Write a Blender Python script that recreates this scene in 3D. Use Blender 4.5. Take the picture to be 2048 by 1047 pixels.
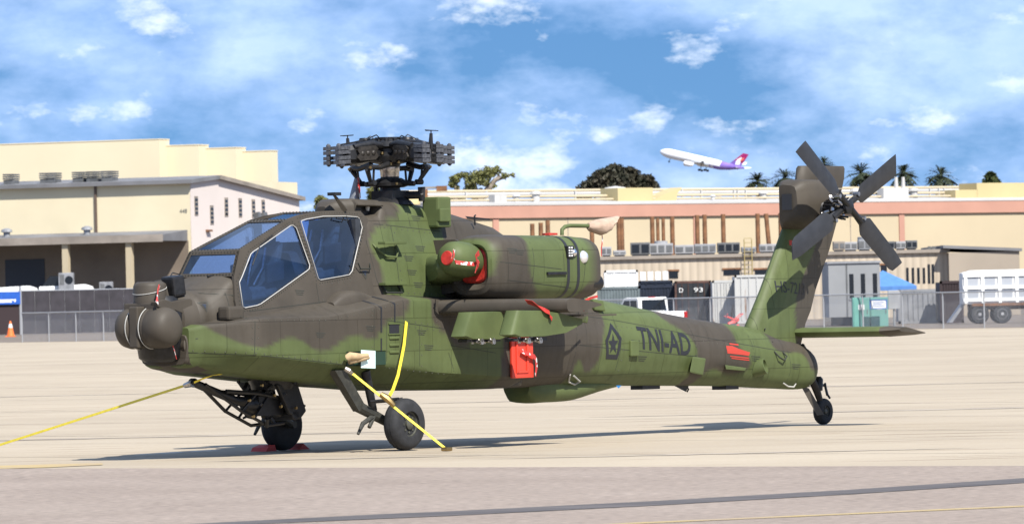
import bpy, bmesh, math, random
import numpy as np
from mathutils import Vector, Matrix
from mathutils.bvhtree import BVHTree
from mathutils.geometry import tessellate_polygon
random.seed(7)
S = bpy.context.scene
for o in list(bpy.data.objects): bpy.data.objects.remove(o)
COL = S.collection
# ---------------------------------------------------------------- camera
F, ROLL, PITCH, YAW, X0, Y0, CAMH = 11572., .02245, .00681, .9104, -2.177, 72.78, 1.82
cam_d = bpy.data.cameras.new('camera'); cam = bpy.data.objects.new('camera', cam_d); COL.objects.link(cam)
S.camera = cam
cam_d.sensor_width = 36.0; cam_d.sensor_fit = 'HORIZONTAL'
cam_d.lens = F/2048*36.0
cam_d.clip_start = 1.0; cam_d.clip_end = 30000.0
cam.location = (0, 0, CAMH)
_f = Vector((0, math.cos(PITCH), math.sin(PITCH)))
_r0 = Vector((1, 0, 0)); _u0 = _r0.cross(_f)
_r = _r0*math.cos(ROLL) - _u0*math.sin(ROLL)
_u = _r0*math.sin(ROLL) + _u0*math.cos(ROLL)
cam.rotation_euler = Matrix((( _r.x, _u.x, -_f.x), (_r.y, _u.y, -_f.y), (_r.z, _u.z, -_f.z))).to_euler()
cam_d.dof.use_dof = True; cam_d.dof.focus_distance = 74.0; cam_d.dof.aperture_fstop = 9.0
# ---------------------------------------------------------------- sun, sky, exposure
SUN = Vector((.40, -.80, 1.0)).normalized()
SUN_EL = math.asin(SUN.z); SUN_AZ = math.atan2(SUN.x, SUN.y)
sd = bpy.data.lights.new('sun', 'SUN'); sd.energy = 5.0; sd.angle = math.radians(.5); sd.color = (1, .955, .88)
sun = bpy.data.objects.new('sun', sd); COL.objects.link(sun); sun.location = (0, 0, 60)
sun.rotation_euler = SUN.to_track_quat('Z', 'Y').to_euler()
W = bpy.data.worlds.new('World'); S.world = W; W.use_nodes = True
nt = W.node_tree; N = nt.nodes; L = nt.links; N.clear()
out = N.new('ShaderNodeOutputWorld'); bg = N.new('ShaderNodeBackground'); bg.inputs['Strength'].default_value = .053
sky = N.new('ShaderNodeTexSky'); sky.sky_type = 'NISHITA'; sky.sun_disc = False
sky.sun_elevation = SUN_EL; sky.sun_rotation = SUN_AZ; sky.air_density = 1.0; sky.dust_density = .3; sky.ozone_density = 3.0
hsv = N.new('ShaderNodeHueSaturation'); hsv.inputs['Saturation'].default_value = 1.12; hsv.inputs['Value'].default_value = 1.0
tint = N.new('ShaderNodeMixRGB'); tint.blend_type = 'MULTIPLY'; tint.inputs[0].default_value = 1; tint.inputs[2].default_value = (.80, .95, 1.15, 1)
L.new(sky.outputs[0], tint.inputs[1]); L.new(tint.outputs[0], hsv.inputs['Color'])
tc = N.new('ShaderNodeTexCoord')
mps = N.new('ShaderNodeMapping'); mps.inputs['Scale'].default_value = (1, 1, .95); mps.inputs['Location'].default_value = (0, 0, .13)
L.new(tc.outputs['Generated'], mps.inputs['Vector']); L.new(mps.outputs[0], sky.inputs['Vector'])
def wnoise(scale, loc, det, rough, dist=0.):
    m_ = N.new('ShaderNodeMapping'); m_.inputs['Scale'].default_value = scale; m_.inputs['Location'].default_value = loc; L.new(tc.outputs['Generated'], m_.inputs['Vector'])
    n_ = N.new('ShaderNodeTexNoise'); n_.inputs['Scale'].default_value = 1.0; n_.inputs['Detail'].default_value = det; n_.inputs['Roughness'].default_value = rough; n_.inputs['Distortion'].default_value = dist
    L.new(m_.outputs[0], n_.inputs['Vector']); return n_
def wramp(n_, a_, b_, c1=(0, 0, 0), c2=(1, 1, 1)):
    r_ = N.new('ShaderNodeValToRGB'); r_.color_ramp.elements[0].position = a_; r_.color_ramp.elements[1].position = b_; r_.color_ramp.elements[0].color = (*c1, 1); r_.color_ramp.elements[1].color = (*c2, 1)
    L.new(n_.outputs[0], r_.inputs[0]); return r_
def wmix(f_, a_, b_, k_=1.):
    m_ = N.new('ShaderNodeMath'); m_.operation = 'MULTIPLY'; m_.inputs[1].default_value = k_; L.new(f_.outputs[0], m_.inputs[0])
    x_ = N.new('ShaderNodeMixRGB'); L.new(m_.outputs[0], x_.inputs[0]); L.new(a_.outputs[0], x_.inputs[1]); L.new(b_.outputs[0], x_.inputs[2]); return x_
soft = wramp(wnoise((20, 20, 40), (3.1, 1.7, .55), 10, .58, 0.), .37, .58)
greyc = wramp(wnoise((34, 34, 64), (1.1, .7, .2), 8, .62), .35, .7, (5.6, 8.2, 13.6), (8.6, 10.9, 15.2))
puff = wramp(wnoise((42, 42, 84), (7.3, 2.2, 1.35), 10, .60, 0.), .565, .67)
whitec = wramp(wnoise((70, 70, 160), (2.3, 4.2, .3), 6, .6), .3, .7, (11.0, 12.6, 15.6), (14.6, 15.4, 16.6))
mx = wmix(soft, hsv, greyc, .88); mx = wmix(puff, mx, whitec, .72)
L.new(mx.outputs[0], bg.inputs['Color']); L.new(bg.outputs[0], out.inputs['Surface'])
vs = S.view_settings; vs.view_transform = 'Standard'; vs.look = 'None'; vs.exposure = 0.82; vs.gamma = 1.0; vs.use_curve_mapping = False

# ---------------------------------------------------------------- geometry of the view (photo pixel + known distance -> world)
_c, _s = math.cos(YAW), math.sin(YAW)
def ray(px, py):
    xi, yi = px-1024, 523.5-py
    cr, sr = math.cos(ROLL), math.sin(ROLL)
    a = xi*cr+yi*sr; b = -xi*sr+yi*cr
    cp, sp = math.cos(PITCH), math.sin(PITCH)
    return a, F*cp-b*sp, F*sp+b*cp
def at(px, py, Y):
    d = ray(px, py); t = Y/d[1]; return Vector((t*d[0], Y, t*d[2]+CAMH))
def ground(px, py, z=0.):
    d = ray(px, py); t = (z-CAMH)/d[2]; return Vector((t*d[0], t*d[1], z))
def inv(px, py, v):
    d = ray(px, py); t = (v+X0*_s-Y0*_c)/(d[0]*_s-d[1]*_c)
    X, Y, Z = t*d[0], t*d[1], t*d[2]+CAMH
    return (X-X0)*_c+(Y-Y0)*_s, Z
def H3(px, py, v):           # helicopter point on the plane v = const (u aft, v port, w up)
    u, w = inv(px, py, v); return (u, v, w)
def HD(px, py, du, dd=0.):   # helicopter point at the depth of station u=du on the centreline, dd metres further away
    Y = Y0+du*_s+dd; p = at(px, py, Y); x, y = p.x-X0, p.y-Y0
    return (x*_c+y*_s, x*_s-y*_c, p.z)

# ---------------------------------------------------------------- materials
MATS = {}
ALB = .64      # the picture is exposed bright: surfaces keep moderate albedo
def mat(name, col, rough=.6, metal=0., var=0., vscale=3., bump=0., bscale=40., spec=.5, stretch=None, col2=None, lo=.35, hi=.65):
    if name in MATS: return MATS[name]
    ks = 1. if metal > .5 else ALB if max(col) < .68 else .86
    col = tuple(x*ks for x in col); col2 = tuple(x*ks for x in col2) if col2 else None
    m = bpy.data.materials.new(name); m.use_nodes = True; MATS[name] = m
    nt = m.node_tree; b = nt.nodes['Principled BSDF']
    b.inputs['Base Color'].default_value = (*col, 1); b.inputs['Roughness'].default_value = rough; b.inputs['Metallic'].default_value = metal
    b.inputs['Specular IOR Level'].default_value = spec
    if var > 0 or col2 or bump > 0:
        tc = nt.nodes.new('ShaderNodeTexCoord'); mp = nt.nodes.new('ShaderNodeMapping'); nt.links.new(tc.outputs['Object'], mp.inputs[0])
        if stretch: mp.inputs['Scale'].default_value = stretch
    if var > 0 or col2:
        n = nt.nodes.new('ShaderNodeTexNoise'); n.inputs['Scale'].default_value = vscale; n.inputs['Detail'].default_value = 6
        nt.links.new(mp.outputs[0], n.inputs['Vector'])
        r = nt.nodes.new('ShaderNodeValToRGB'); r.color_ramp.elements[0].position = lo; r.color_ramp.elements[1].position = hi
        c2 = col2 if col2 else tuple(min(1, x*(1+var)) for x in col); c1 = col if col2 else tuple(x*(1-var) for x in col)
        r.color_ramp.elements[0].color = (*c1, 1); r.color_ramp.elements[1].color = (*c2, 1)
        nt.links.new(n.outputs[0], r.inputs[0]); nt.links.new(r.outputs[0], b.inputs['Base Color'])
    if bump > 0:
        n = nt.nodes.new('ShaderNodeTexNoise'); n.inputs['Scale'].default_value = bscale; n.inputs['Detail'].default_value = 4
        nt.links.new(mp.outputs[0], n.inputs['Vector'])
        bp = nt.nodes.new('ShaderNodeBump'); bp.inputs['Strength'].default_value = bump; bp.inputs['Distance'].default_value = .02
        nt.links.new(n.outputs[0], bp.inputs['Height']); nt.links.new(bp.outputs[0], b.inputs['Normal'])
    return m
GREEN = (.076, .097, .036); BROWN = (.056, .0475, .037)
def camo_mat():
    m = bpy.data.materials.new('camouflage_paint'); m.use_nodes = True; nt = m.node_tree; b = nt.nodes['Principled BSDF']
    at_ = nt.nodes.new('ShaderNodeAttribute'); at_.attribute_name = 'camo'
    mix = nt.nodes.new('ShaderNodeMixRGB'); mix.inputs[1].default_value = (*GREEN, 1); mix.inputs[2].default_value = (*BROWN, 1)
    nt.links.new(at_.outputs['Fac'], mix.inputs[0])
    tc = nt.nodes.new('ShaderNodeTexCoord')
    n = nt.nodes.new('ShaderNodeTexNoise'); n.inputs['Scale'].default_value = 1.7; n.inputs['Detail'].default_value = 8; n.inputs['Roughness'].default_value = .65
    nt.links.new(tc.outputs['Object'], n.inputs['Vector'])
    r = nt.nodes.new('ShaderNodeValToRGB'); r.color_ramp.elements[0].position = .3; r.color_ramp.elements[0].color = (.86, .86, .86, 1)
    r.color_ramp.elements[1].position = .7; r.color_ramp.elements[1].color = (1.12, 1.12, 1.12, 1)
    nt.links.new(n.outputs[0], r.inputs[0])
    mul = nt.nodes.new('ShaderNodeMixRGB'); mul.blend_type = 'MULTIPLY'; mul.inputs[0].default_value = 1
    nt.links.new(mix.outputs[0], mul.inputs[1]); nt.links.new(r.outputs[0], mul.inputs[2]); nt.links.new(mul.outputs[0], b.inputs['Base Color'])
    b.inputs['Roughness'].default_value = .58; b.inputs['Specular IOR Level'].default_value = .25
    sx = nt.nodes.new('ShaderNodeSeparateXYZ'); nt.links.new(tc.outputs['Object'], sx.inputs[0]); cx = nt.nodes.new('ShaderNodeCombineXYZ'); nt.links.new(sx.outputs[0], cx.inputs[0]); nt.links.new(sx.outputs[2], cx.inputs[1])
    bk = nt.nodes.new('ShaderNodeTexBrick'); nt.links.new(cx.outputs[0], bk.inputs['Vector']); bk.inputs['Scale'].default_value = 1.; bk.inputs['Brick Width'].default_value = .74; bk.inputs['Row Height'].default_value = .41; bk.inputs['Mortar Size'].default_value = .005; bk.inputs['Mortar Smooth'].default_value = .2
    bk.inputs['Color1'].default_value = (.93, .93, .93, 1); bk.inputs['Color2'].default_value = (1.05, 1.05, 1.04, 1); bk.inputs['Mortar'].default_value = (.55, .55, .52, 1)
    mul2 = nt.nodes.new('ShaderNodeMixRGB'); mul2.blend_type = 'MULTIPLY'; mul2.inputs[0].default_value = 1; nt.links.new(mul.outputs[0], mul2.inputs[1]); nt.links.new(bk.outputs[0], mul2.inputs[2])
    mps_ = nt.nodes.new('ShaderNodeMapping'); mps_.inputs['Scale'].default_value = (9, 9, 1.1); nt.links.new(tc.outputs['Object'], mps_.inputs[0])
    n3 = nt.nodes.new('ShaderNodeTexNoise'); n3.inputs['Scale'].default_value = 1.; n3.inputs['Detail'].default_value = 5; nt.links.new(mps_.outputs[0], n3.inputs['Vector'])
    r3 = nt.nodes.new('ShaderNodeValToRGB'); r3.color_ramp.elements[0].position = .3; r3.color_ramp.elements[0].color = (.86, .85, .82, 1); r3.color_ramp.elements[1].position = .5; r3.color_ramp.elements[1].color = (1, 1, 1, 1); nt.links.new(n3.outputs[0], r3.inputs[0])
    mul3 = nt.nodes.new('ShaderNodeMixRGB'); mul3.blend_type = 'MULTIPLY'; mul3.inputs[0].default_value = 1; nt.links.new(mul2.outputs[0], mul3.inputs[1]); nt.links.new(r3.outputs[0], mul3.inputs[2]); nt.links.new(mul3.outputs[0], b.inputs['Base Color'])
    n2 = nt.nodes.new('ShaderNodeTexNoise'); n2.inputs['Scale'].default_value = 3.2; n2.inputs['Detail'].default_value = 3
    nt.links.new(tc.outputs['Object'], n2.inputs['Vector'])
    bp = nt.nodes.new('ShaderNodeBump'); bp.inputs['Strength'].default_value = .22; bp.inputs['Distance'].default_value = .03
    nt.links.new(n2.outputs[0], bp.inputs['Height']); nt.links.new(bp.outputs[0], b.inputs['Normal'])
    return m
M_CAMO = camo_mat()
M_GREEN = mat('green_paint', tuple(x/ALB for x in GREEN), .58, spec=.25, var=.12, bump=.08, bscale=6)
M_BROWN = mat('brown_paint', tuple(x/ALB for x in BROWN), .58, spec=.25, var=.12, bump=.08, bscale=6)
M_BLACK = mat('black_marking', (.018, .02, .026), .6)
M_LINE = mat('panel_gap', (.03, .034, .026), .8)
M_STENCIL = mat('stencil_ink', (.045, .05, .04), .7)
M_DARK = mat('dark_metal', (.022, .022, .024), .45, metal=.3, var=.3, vscale=20)
M_ROTOR = mat('rotor_blade_paint', (.028, .029, .033), .55, var=.2, vscale=6)
M_STEEL = mat('bare_steel', (.42, .40, .38), .3, metal=1., var=.3, vscale=30)
M_BRASS = mat('brass_fitting', (.35, .24, .10), .35, metal=1.)
M_RUBBER = mat('tyre_rubber', (.022, .023, .026), .8, var=.25, vscale=12, bump=.2, bscale=30)
M_GEAR = mat('shaded_gear_paint', (.045, .045, .036), .55, var=.3, vscale=15)  # dark olive gear legs, with the shade under the body painted in
M_RIM = mat('wheel_rim_paint', (.08, .08, .06), .5, var=.3, vscale=20)
M_RED = mat('red_cover_fabric', (.62, .035, .022), .6, var=.2, vscale=14, bump=.3, bscale=18)
M_YEL = mat('yellow_webbing', (.82, .66, .05), .6, var=.12, vscale=30)
M_WHITE = mat('white_paint', (.8, .8, .78), .5, var=.04, vscale=2)
M_TAN = mat('tan_cloth', (.55, .40, .30), .85, var=.15, vscale=9, bump=.5, bscale=7)
M_SEAL = mat('white_sealant', (.60, .59, .55), .6)
M_INT = mat('cockpit_interior', (.03, .035, .045), .7, var=.4, vscale=6)
M_SEAT = mat('seat_fabric', (.10, .11, .12), .85, var=.3, vscale=12)
M_CHROME = mat('polished_metal', (.7, .7, .72), .12, metal=1.)
M_LENS = mat('lamp_lens', (.75, .75, .78), .08, metal=.6)
def glass_mat(name, tint, refl=.0):
    m = bpy.data.materials.new(name); m.use_nodes = True; nt = m.node_tree; nt.nodes.clear()
    o = nt.nodes.new('ShaderNodeOutputMaterial'); t = nt.nodes.new('ShaderNodeBsdfTransparent'); t.inputs[0].default_value = (*tint, 1)
    g = nt.nodes.new('ShaderNodeBsdfGlossy'); g.inputs['Roughness'].default_value = .02
    lw = nt.nodes.new('ShaderNodeLayerWeight'); lw.inputs['Blend'].default_value = .5
    pw = nt.nodes.new('ShaderNodeMath'); pw.operation = 'POWER'; pw.inputs[1].default_value = 4.; nt.links.new(lw.outputs['Facing'], pw.inputs[0])
    a = nt.nodes.new('ShaderNodeMath'); a.operation = 'ADD'; a.inputs[1].default_value = refl; nt.links.new(pw.outputs[0], a.inputs[0]); a.use_clamp = True
    mx = nt.nodes.new('ShaderNodeMixShader'); nt.links.new(a.outputs[0], mx.inputs[0]); nt.links.new(t.outputs[0], mx.inputs[1]); nt.links.new(g.outputs[0], mx.inputs[2])
    nt.links.new(mx.outputs[0], o.inputs[0]); return m
M_GLASS = glass_mat('canopy_glass', (.36, .51, .78), .13)

# ---------------------------------------------------------------- mesh helpers
def link(name, me, m, parent=None):
    o = bpy.data.objects.new(name, me); COL.objects.link(o)
    if m: me.materials.append(m)
    if parent: o.parent = parent
    return o
def tag(o, label=None, cat=None, group=None, kind=None):
    if label: o['label'] = label
    if cat: o['category'] = cat
    if group: o['group'] = group
    if kind: o['kind'] = kind
    return o
def empty(name, loc=(0, 0, 0), rz=0.):
    o = bpy.data.objects.new(name, None); COL.objects.link(o); o.location = loc; o.rotation_euler = (0, 0, rz); o.empty_display_size = .3
    return o
class MB:
    """collects shapes, builds one mesh object"""
    def __init__(s): s.v = []; s.f = []
    def add(s, vs, fs):
        k = len(s.v); s.v += [tuple(p) for p in vs]; s.f += [tuple(i+k for i in f) for f in fs]; return s
    def box(s, lo, hi, M=None):
        x0, y0, z0 = lo; x1, y1, z1 = hi
        vs = [(x0,y0,z0),(x1,y0,z0),(x1,y1,z0),(x0,y1,z0),(x0,y0,z1),(x1,y0,z1),(x1,y1,z1),(x0,y1,z1)]
        if M is not None: vs = [tuple(M @ Vector(p)) for p in vs]
        return s.add(vs, [(0,3,2,1),(4,5,6,7),(0,1,5,4),(1,2,6,5),(2,3,7,6),(3,0,4,7)])
    def obox(s, c, ax, ay, az):      # box from centre and three half-axis vectors
        c = Vector(c); ax, ay, az = Vector(ax), Vector(ay), Vector(az); vs = []
        for k in (-1, 1):
            for a, b in ((-1,-1),(1,-1),(1,1),(-1,1)): vs.append(c+ax*a+ay*b+az*k)
        return s.add(vs, [(0,3,2,1),(4,5,6,7),(0,1,5,4),(1,2,6,5),(2,3,7,6),(3,0,4,7)])
    def tube(s, path, r, n=8, caps=True):
        P = [Vector(p) for p in path]; R = r if isinstance(r, (list, tuple)) else [r]*len(P)
        k = len(s.v); prev = None
        for i, p in enumerate(P):
            t = (P[min(i+1, len(P)-1)]-P[max(i-1, 0)]).normalized()
            a = prev if prev is not None else (Vector((0,0,1)) if abs(t.z) < .9 else Vector((1,0,0)))
            a = (a-t*a.dot(t)); a = a.normalized() if a.length > 1e-6 else t.orthogonal().normalized(); prev = a; b = t.cross(a)
            for j in range(n):
                g = 2*math.pi*j/n; s.v.append(tuple(p+a*(R[i]*math.cos(g))+b*(R[i]*math.sin(g))))
        for i in range(len(P)-1):
            for j in range(n):
                s.f.append((k+i*n+j, k+i*n+(j+1)%n, k+(i+1)*n+(j+1)%n, k+(i+1)*n+j))
        if caps:
            s.f.append(tuple(k+j for j in range(n))[::-1]); s.f.append(tuple(k+(len(P)-1)*n+j for j in range(n)))
        return s
    def lathe(s, c, axis, prof, n=24, up=None):   # prof: [(distance along axis, radius)]
        c = Vector(c); t = Vector(axis).normalized(); a = Vector(up) if up else t.orthogonal(); a = (a-t*a.dot(t)).normalized(); b = t.cross(a); k = len(s.v)
        for d, r in prof:
            for j in range(n):
                g = 2*math.pi*(j+.5)/n; s.v.append(tuple(c+t*d+a*(max(r, 1e-4)*math.cos(g))+b*(max(r, 1e-4)*math.sin(g))))
        for i in range(len(prof)-1):
            for j in range(n): s.f.append((k+i*n+j, k+i*n+(j+1)%n, k+(i+1)*n+(j+1)%n, k+(i+1)*n+j))
        s.f.append(tuple(k+j for j in range(n))[::-1]); s.f.append(tuple(k+(len(prof)-1)*n+j for j in range(n)))
        return s
    def loft(s, rings, caps=True, closed=True):
        k = len(s.v); n = len(rings[0])
        for r in rings: s.v += [tuple(p) for p in r]
        m = n if closed else n-1
        for i in range(len(rings)-1):
            for j in range(m): s.f.append((k+i*n+j, k+i*n+(j+1)%n, k+(i+1)*n+(j+1)%n, k+(i+1)*n+j))
        if caps and closed:
            s.f.append(tuple(k+j for j in range(n))[::-1]); s.f.append(tuple(k+(len(rings)-1)*n+j for j in range(n)))
        return s
    def prism(s, poly, off):          # polygon of 3D points extruded by vector off
        P = [Vector(p) for p in poly]; o = Vector(off); n = len(P); k = len(s.v)
        s.v += [tuple(p) for p in P]+[tuple(p+o) for p in P]
        s.f.append(tuple(range(k, k+n))); s.f.append(tuple(range(k+2*n-1, k+n-1, -1)))
        for j in range(n): s.f.append((k+j, k+n+j, k+n+(j+1)%n, k+(j+1)%n))
        return s
    def build(s, name, m, parent=None, smooth=None, bevel=0., heli=False, loc=None, recalc=True):
        me = bpy.data.meshes.new(name)
        vs = [(p[0], -p[1], p[2]) for p in s.v] if heli else s.v
        if loc is not None: vs = [(p[0]-loc[0], p[1]-loc[1], p[2]-loc[2]) for p in vs]
        me.from_pydata(vs, [], s.f)
        if recalc or bevel:
            bm = bmesh.new(); bm.from_mesh(me)
            if bevel: bmesh.ops.bevel(bm, geom=list(bm.edges), offset=bevel, segments=2, profile=.6, affect='EDGES', clamp_overlap=True)
            bmesh.ops.recalc_face_normals(bm, faces=list(bm.faces)); bm.to_mesh(me); bm.free()
        me.update()
        if smooth is not None:
            me.shade_smooth(); me.set_sharp_from_angle(angle=math.radians(smooth))
        o = link(name, me, m, parent)
        if loc is not None: o.location = loc
        return o
# ================================================================ GROUND
def sheet(name, pts, z, m, kind='structure'):
    o = MB().add([(p[0], p[1], z) for p in pts], [tuple(range(len(pts)))]).build(name, m, recalc=False)
    if o.data.polygons[0].normal.z < 0: o.data.flip_normals()
    return tag(o, kind=kind)
def ground_mat(name, base, dark, light, fine, streak, crack=None, grain=60., grain_amt=.12):
    m = bpy.data.materials.new(name); m.use_nodes = True; nt = m.node_tree; b = nt.nodes['Principled BSDF']; b.inputs['Roughness'].default_value = .9; b.inputs['Specular IOR Level'].default_value = .2
    tc = nt.nodes.new('ShaderNodeTexCoord')
    def noise(scale, det, st):
        mp = nt.nodes.new('ShaderNodeMapping'); mp.inputs['Scale'].default_value = st; nt.links.new(tc.outputs['Object'], mp.inputs[0])
        n = nt.nodes.new('ShaderNodeTexNoise'); n.inputs['Scale'].default_value = scale; n.inputs['Detail'].default_value = det; nt.links.new(mp.outputs[0], n.inputs['Vector']); return n
    def ramp(n, a, b_, c1, c2):
        r = nt.nodes.new('ShaderNodeValToRGB'); r.color_ramp.elements[0].position = a; r.color_ramp.elements[1].position = b_
        r.color_ramp.elements[0].color = (*c1, 1); r.color_ramp.elements[1].color = (*c2, 1); nt.links.new(n.outputs[0], r.inputs[0]); return r
    def mul(a, b_):
        x = nt.nodes.new('ShaderNodeMixRGB'); x.blend_type = 'MULTIPLY'; x.inputs[0].default_value = 1; nt.links.new(a.outputs[0], x.inputs[1]); nt.links.new(b_.outputs[0], x.inputs[2]); return x
    r = ramp(noise(fine, 6, (1, 1, 1)), .3, .7, dark, light)
    r = mul(r, ramp(noise(grain, 3, (1, 1, 1)), .3, .7, (1-grain_amt,)*3, (1+grain_amt,)*3))
    if streak:
        r = mul(r, ramp(noise(1., 5, streak), .20, .34, (.85, .835, .82), (1, 1, 1)))
        r = mul(r, ramp(noise(1., 4, (streak[0]*.15, streak[1]*.2, 1)), .35, .65, (.95, .94, .93), (1.03, 1.03, 1.03)))
    if crack:
        r = mul(r, ramp(noise(1., 5, crack), .345, .375, (.68, .65, .62), (1, 1, 1)))
    nt.links.new(r.outputs[0], b.inputs['Base Color'])
    return m
M_DIRT = ground_mat('bare_dirt', None, (.125, .103, .082), (.19, .157, .126), .25, None, grain=3.)
M_CONC = ground_mat('apron_concrete', None, (.318, .268, .200), (.372, .316, .238), .12, (.5, 2.6, 1), (.28, 2.4, 1), grain=18., grain_amt=.05)
M_ASPH = ground_mat('worn_asphalt', None, (.222, .180, .148), (.262, .215, .178), .4, None, None, grain=9., grain_amt=.22)
tag(sheet('ground', [(-9000, -200), (9000, -200), (9000, 16000), (-9000, 16000)], -.012, M_DIRT))
FA, FB = Vector((-28.17, 351.57)), Vector((23.74, 282.46))          # line of the chain-link fence
fd = (FB-FA).normalized()
fl, fr = FA-fd*160, FB+fd*160
tag(sheet('concrete_apron', [(-400, 20), (400, 20), (400, fr.y), (fr.x, fr.y), (fl.x, fl.y), (-400, fl.y)], -.008, M_CONC))
eA, eB = Vector((-5.445, 67.55)), Vector((4.54, 60.67)); ed = (eB-eA).normalized()
eL, eR = eA-ed*250, eA+ed*250
sheet('asphalt_taxiway', [(eL.x, eL.y), (eR.x, eR.y), (eR.x-120, eR.y-260), (eL.x-120, eL.y-260)], -.004, M_ASPH)
def strip_px(name, pts, m, z, kind='structure'):
    """painted line: list of (pixel x, y upper edge, y lower edge) on the flat ground"""
    up = [ground(x, a) for x, a, b in pts]; lo = [ground(x, b) for x, a, b in pts]
    mb = MB(); n = len(pts)
    mb.add([(p.x, p.y, z) for p in up+lo], [(i, i+1, n+i+1, n+i) for i in range(n-1)])
    o = mb.build(name, m, recalc=False)
    if o.data.polygons[0].normal.z < 0: o.data.flip_normals()
    return tag(o, kind=kind)
M_TAR = mat('tar_line', (.085, .075, .07), .85, col2=(.15, .13, .12), vscale=.8, stretch=(1, 3, 1))
M_YLINE = mat('worn_yellow_paint', (.62, .46, .16), .85, col2=(.50, .38, .24), vscale=1.5)
strip_px('tar_seam', [(250, 1056, 1066), (380, 1046.5, 1052), (760, 1027, 1036), (900, 1021, 1030), (1300, 1001, 1010), (1700, 978, 987), (2060, 954, 963.5)], M_TAR, 0.)
strip_px('yellow_taxi_line', [(1100, 1053, 1056.5), (1240, 1045, 1047.5), (1640, 1027.5, 1029.8), (2060, 1009, 1011.5)], M_YLINE, 0.)
strip_px('yellow_edge_mark', [(-10, 930, 936), (100, 927, 933), (205, 924.5, 928)], M_YLINE, -.002)

M_JOINT = mat('joint_sealant', (.30, .25, .20), .9, col2=(.56, .475, .37), vscale=.5, stretch=(1, 6, 1), lo=.42, hi=.55)
jn = Vector((-ed.y, ed.x))
for k_j, (dj, wj) in enumerate(((4.2, .05), (9.8, .04), (13.6, .07), (21., .06), (30., .09), (41., .08), (56., .12), (78., .14), (104., .2), (150., .25))):
    a_j = eA+jn*dj-ed*160; b_j = eA+jn*dj+ed*160; c_j = jn*wj
    sheet('expansion_joint', [(a_j.x, a_j.y), (b_j.x, b_j.y), (b_j.x+c_j.x, b_j.y+c_j.y), (a_j.x+c_j.x, a_j.y+c_j.y)], -.004, M_JOINT)
for px_, py_, l_, w_ in ((330, 872, 9., .35), (1460, 905, 6., .3), (1850, 818, 11., .5), (1080, 800, 7., .4), (120, 790, 8., .5), (1720, 770, 10., .6), (700, 915, 4., .2)):
    g_ = ground(px_, py_); mb = MB(); n_ = 24; rs_ = random.Random(px_)
    up_ = [(g_.x-l_/2+l_*i/n_, g_.y+w_*(.35+.65*rs_.random())*math.sin(math.pi*i/n_), -.0035) for i in range(n_+1)]; lo_ = [(g_.x-l_/2+l_*i/n_, g_.y-w_*(.2+.8*rs_.random())*math.sin(math.pi*i/n_), -.0035) for i in range(n_+1)]
    mb.add(up_+lo_, [(i, i+1, n_+2+i, n_+1+i) for i in range(n_)]); o_ = mb.build('tyre_scuff', M_JOINT, recalc=False); tag(o_, kind='structure')
    if o_.data.polygons[3].normal.z < 0: o_.data.flip_normals()
# ================================================================ HELICOPTER
heli = empty('attack_helicopter', (X0, Y0, 0), YAW)
tag(heli, 'green and brown camouflaged attack helicopter without main rotor blades, parked on the concrete', 'helicopter')
def hb(mb, name, m, parent=heli, smooth=None, bevel=0.): return mb.build(name, m, parent, smooth, bevel, heli=True)
PAINTED = []
def pxpoly(pts, v): return [inv(x, y, v) for x, y in pts]
def soft_mask(U, Wd, polys, soft=.035):
    out = np.zeros(len(U))
    for P in polys:
        P = np.array(P); n = len(P); inside = np.zeros(len(U), bool); dmin = np.full(len(U), 1e9)
        for i in range(n):
            a, b = P[i], P[(i+1) % n]
            cond = (a[1] > Wd) != (b[1] > Wd)
            xs = (b[0]-a[0])*(Wd-a[1])/((b[1]-a[1]) if abs(b[1]-a[1]) > 1e-9 else 1e-9)+a[0]
            inside ^= cond & (U < xs)
            e = b-a; t = np.clip(((U-a[0])*e[0]+(Wd-a[1])*e[1])/max(e@e, 1e-9), 0, 1)
            dmin = np.minimum(dmin, np.hypot(U-(a[0]+t*e[0]), Wd-(a[1]+t*e[1])))
        sd_ = np.where(inside, dmin, -dmin); out = np.maximum(out, np.clip(.5+sd_/(2*soft), 0, 1))
    return out
def smooth_poly(P, it=1):
    for _ in range(it):
        Q = []
        for i in range(len(P)):
            a, b = P[i], P[(i+1) % len(P)]
            Q += [(.75*a[0]+.25*b[0], .75*a[1]+.25*b[1]), (.25*a[0]+.75*b[0], .25*a[1]+.75*b[1])]
        P = Q
    return P
def paint(o, polys, soft=.018):
    me = o.data; co = np.empty(len(me.vertices)*3); me.vertices.foreach_get('co', co); co = co.reshape(-1, 3)
    m = soft_mask(co[:, 0], co[:, 2], [smooth_poly(p) for p in polys], soft)
    a = me.attributes.new('camo', 'FLOAT', 'POINT'); a.data.foreach_set('value', m.astype(np.float32))
    return o
def ringpts(poly, r, nsub):
    """closed polygon of (v,w): corners rounded, edges divided, fixed count"""
    n = len(poly); out = []
    C = []
    for i in range(n):
        p, a, b = Vector(poly[i]), Vector(poly[i-1]), Vector(poly[(i+1) % n])
        rr = r[i] if isinstance(r, (list, tuple)) else r
        la, lb = (a-p).length, (b-p).length
        d1 = min(rr, la*.48); d2 = min(rr, lb*.48)
        q1 = p+(a-p)*(d1/max(la, 1e-6)); q2 = p+(b-p)*(d2/max(lb, 1e-6))
        C.append([q1, q1*.25+p*.5+q2*.25, q2])
    for i in range(n):
        out += C[i]
        a, b = C[i][2], C[(i+1) % n][0]; k = nsub[i] if isinstance(nsub, (list, tuple)) else nsub
        for j in range(1, k): out.append(a+(b-a)*(j/k))
    return out
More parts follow.
